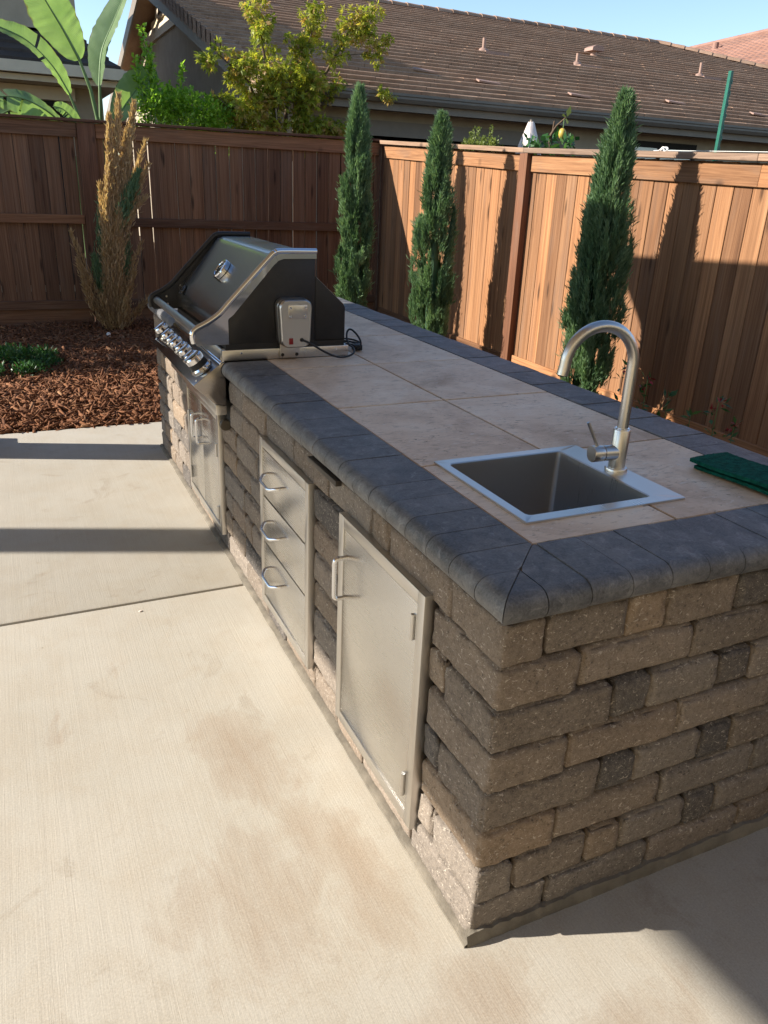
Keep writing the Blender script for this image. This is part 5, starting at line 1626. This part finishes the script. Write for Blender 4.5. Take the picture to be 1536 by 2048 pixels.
wa, wb = ea + inn_ * .5, eb + inn_ * .5
V = []
for z in (-.1, 6.05):
    for q in (wa + dirE * .4, wb, wb + inn_ * 8, wa + inn_ * 8 + dirE * .4):
        V.append((q.x, q.y, z))
MB().add(V, [(0, 1, 5, 4), (1, 2, 6, 5), (2, 3, 7, 6), (3, 0, 4, 7), (4, 5, 6, 7)]).build('wall', M_cream, hf, smooth=0)
V = []
for (q, zo) in ((ea, 6.06), (eb, 6.06), (eb, 6.19), (ea, 6.19)):
    for dd_ in (-.02, .5):
        V.append((q.x + inn_.x * dd_, q.y + inn_.y * dd_, zo))
MB().add(V, [(0, 2, 4, 6), (0, 1, 3, 2), (4, 5, 7, 6), (1, 7, 5, 3)]).build('eave_board', M_trim, hf, smooth=0)
for t, s in ((.25, .72), (.08, .55)):
    q = ea.lerp(eb, t + .12).lerp(ra.lerp(rb, t), s) + Vector((0, 0, .15))
    MB().tube([q - Vector((0, 0, .2)), q + Vector((0, 0, .18))], .13, 12).build('roof_vent', M_roof2, hf)
pts_ = [ea + Vector((0, 0, .08)), ra + Vector((0, 0, .08))]
MB().tube(pts_, .12, 8).build('hip_tiles', M_roof2, hf); MB().tube([ra + Vector((0, 0, .08)), rb + Vector((0, 0, .08))], .12, 8).build('ridge_tiles', M_roof2, hf)

# ================================================================== THINGS OVER THE RIGHT FENCE
st = thing('fence_stake', 'tall green metal stake standing beyond the sunlit fence', 'stake', (3.62, 3.235, 0))
MB().prism_y([(0, 0), (.001, 0)], 0, 1) if False else None
mb = MB()
for (x0, x1, y0, y1) in ((3.608, 3.612, 3.224, 3.248), (3.612, 3.628, 3.224, 3.227), (3.612, 3.628, 3.245, 3.248)):
    mb.box(x0, x1, y0, y1, -.1, 2.30)
mb.build('channel', M_green, st)
for k in range(26):
    box('notch_tab', M_green, st, 3.626, 3.634, 3.2225, 3.2285, .6 + k * .065, .625 + k * .065)
stg = thing('tied_string', 'white string knotted and stretched along the top of the fence', 'string', (3.47, 3.1, 1.83))
MB().tube([(3.48, 3.56, ftop(3.56) + .006), (3.485, 3.0, ftop(3.0) + .010), (3.49, 2.0, ftop(2.0) + .012), (3.49, .8, ftop(.8) + .01)], .0018, 6).build('string', M_white, stg)
kp = [Vector((3.475 + .012 * math.sin(a * 2.3), 3.57 + .028 * math.cos(a), ftop(3.57) + .012 + .014 * math.sin(a * 1.7))) for a in np.linspace(0, 12, 60)]
kp += [Vector((3.46, 3.60, ftop(3.6) + .004)), Vector((3.45, 3.64, ftop(3.6) + .002))]
MB().tube(kp, .0042, 6).build('knot', M_white, stg, smooth=60)

um = thing('patio_umbrella', 'folded pale patio umbrella peeking over the sunlit fence', 'umbrella', (6.0, 8.93, 0))
V = []; F = []; NSg = 20
lev = [(2.41, .035), (2.38, .05), (2.28, .085), (2.16, .125), (2.0, .16), (1.6, .17), (1.2, .13)]
for z, r_u in lev:
    for k in range(NSg):
        a = 2 * math.pi * k / NSg; rr = r_u * (1 + (.16 if k % 2 else -.1) * (2.41 - z) / .4 if z > 2 else 1 + (.16 if k % 2 else -.12))
        V.append((6.0 + rr * math.cos(a), 8.93 + rr * math.sin(a), z + .01 * math.sin(k * 1.7)))
for i in range(len(lev) - 1):
    for k in range(NSg):
        k2 = (k + 1) % NSg; F.append((i * NSg + k, i * NSg + k2, (i + 1) * NSg + k2, (i + 1) * NSg + k))
F.append(tuple(range(NSg)))
MB().add(V, F).build('canopy', M_cloth, um, smooth=50)
MB().tube([(6, 8.93, -.1), (6, 8.93, 2.44)], .022, 10).build('pole', M_fascia, um); 

lm = thing('lemon_tree', 'lemon branch with one fruit and big leaves above the sunlit fence', 'tree', (3.95, 5.35, 0))
u2 = lambda a, b, c: (a, b, c)
br_ = [(3.9, 5.45, 1.0), (3.9, 5.50, 1.9), (3.88, 5.47, 2.02), (3.88, 5.40, 2.09), (3.88, 5.28, 2.15)]
MB().tube(br_, [.022, .018, .014, .009, .005], 8).build('branch', M_bark, lm, smooth=60)
MB().tube([(3.88, 5.45, 2.04), (3.88, 5.44, 2.13)], [.010, .008], 8).build('branch', M_bark, lm)
MB().tube([(3.88, 5.30, 2.14), (3.88, 5.30, 2.07)], .004, 6).build('fruit_stalk', M_stem, lm)
fru = MB().lathe([(0.004, -.052), (.012, -.046), (.026, -.03), (.033, -.008), (.032, .015), (.022, .036), (.010, .044), (.004, .046)], (3.88, 5.305, 2.022), (0, 0.1, 1), 20).build('lemon', mat_simple('lemon_peel', (0.42, 0.30, 0.055), 0.45, 0.0, 20, 0.25, 0.2), lm, smooth=60)
rl = np.random.default_rng(61)
cs = [(3.9, 5.85 - .055 * k, 1.90 + .05 * rl.random()) for k in range(13)] 
leafy(lm, 'leaves', M_shrub, cs, [(.08, .06, .07)] * 13, [8] * 13, .09, .05, 62, upw=.3)
leafy(lm, 'tip_leaf', M_hedge, [(3.88, 5.27, 2.15)], [.01], [3], .085, .05, 63, upw=.1)

sb_ = thing('clipped_shrub', 'small pale green shrub poking above the fence corner', 'shrub', (3.9, 6.75, 0))
cs = []; rd = []; nn = []
for k in range(30):
    yy = 6.45 + .62 * rl.random(); cs.append((3.9 + rl.uniform(-.06, .06), yy, 1.93 + .06 * rl.random())); rd.append(.05); nn.append(26)
for (yy, hh) in ((6.86, 2.13), (6.78, 2.11), (6.92, 2.08), (6.52, 2.12), (6.66, 2.03), (6.45, 2.0)):
    for t in np.linspace(0, 1, 9):
        cs.append((3.9, yy, 1.95 + (hh - 1.95) * t)); rd.append(.022); nn.append(8)
leafy(sb_, 'leaves', M_hedge, cs, rd, nn, .03, .016, 64, upw=.6)
MB().tube([(3.9, 6.75, -.1), (3.9, 6.7, 1.9)], [.03, .012], 8).build('stem', M_bark, sb_)
# darker shrub leaf clump beside the lemon tree, against the house
# red salvia sprigs growing behind the island
for i, (yy, hh, fl_) in enumerate(((1.29, .80, False), (1.16, .76, False), (1.42, .84, True), (1.04, .84, True), (1.55, .88, True), (.95, .78, True))):
    t = thing('salvia_sprig', ['leafy green sprig behind the island, nearest the faucet', 'leafy green sprig behind the island, second from the faucet', 'red-flowered sprig just behind the faucet stem', 'red-flowered sprig rising behind the counter near the scouring pads',
                               'red-flowered sprig beside the dark cypress base', 'red-flowered sprig closest to the scouring pads'][i], 'plant', (1.6, yy, 0), 'sprigs growing behind the island')
    MB().tube([(1.6, yy, -.02), (1.6 + .02, yy + .01, hh * .6), (1.6 + .01, yy, hh)], [.004, .003, .0015], 6).build('stem', M_stem, t)
    cs = [(1.6 + .012 * math.sin(k), yy + .012 * math.cos(k * 2.1), hh * (.55 + .45 * k / 7)) for k in range(8)]
    leafy(t, 'leaves', M_shrub, cs, [.018] * 8, [6] * 8, .04, .015, 70 + i, upw=.4)
    if fl_:
        leafy(t, 'flowers', M_red, [(1.6, yy - .02, hh + .01), (1.61, yy + .02, hh - .03)], [.010] * 2, [6] * 2, .022, .012, 80 + i)

# small white cap of an irrigation riser in the mulch
tag(MB().lathe([(0, 0), (.018, 0), (.020, .03), (.013, .042), (0, .044)], (.11, 7.28, .03), (0, 0, 1), 14).build('sprinkler_cap', M_white, smooth=50), 'tiny white sprinkler cap in the mulch under the dried cypress', 'sprinkler')
# debris crumbs on the slab
rdz = np.random.default_rng(91)
o = MB().box(-.006, .006, -.004, .004, 0, .003).build('paint_flake', M_cloth, bevel=.001)
o.location = (-.44, 1.72, .0005); o.rotation_euler = (0, 0, .4)
tag(o, 'tiny pale flake lying on the slab just before the joint', 'flake')

# ================================================================== PATIO COVER (beside and above the view, shades the counter)
pc = thing('patio_cover', 'tan patio cover overhead on square posts', 'patio cover', (-2.5, 2, 0))
cor = [(-5.30, 4.60), (-.20, 5.06), (.50, -2.8), (-4.60, -3.3)]
V = [(x, y, 2.95) for x, y in cor] + [(x, y, 3.10) for x, y in cor]
MB().add(V, [(3, 2, 1, 0), (4, 5, 6, 7), (0, 1, 5, 4), (1, 2, 6, 5), (2, 3, 7, 6), (3, 0, 4, 7)]).build('roof', mat_simple('brown_roof_boards', (0.44, 0.35, 0.26), 0.7, 0.0, 6, 0.15), pc, smooth=0)
for (x, y, hw, pl_) in ((-5.0, 4.05, .105, .0), (-1.36, 4.08, .118, .20)):
    box('post', M_trim, pc, x - hw, x + hw, y - hw, y + hw, 0, 2.948, .006)
    if pl_: box('plinth', M_trim, pc, x - hw - .07, x + hw + .07, y - hw - .05, y + hw + .07, 0, pl_, .006)
hm = MB().box(-7, 6, -4.2, -3.9, -.1, 3.4).build('house_bounce_wall', M_cream, smooth=0)  # unseen house wall, added behind the camera for warm bounce and reflections
tag(hm, kind='structure')
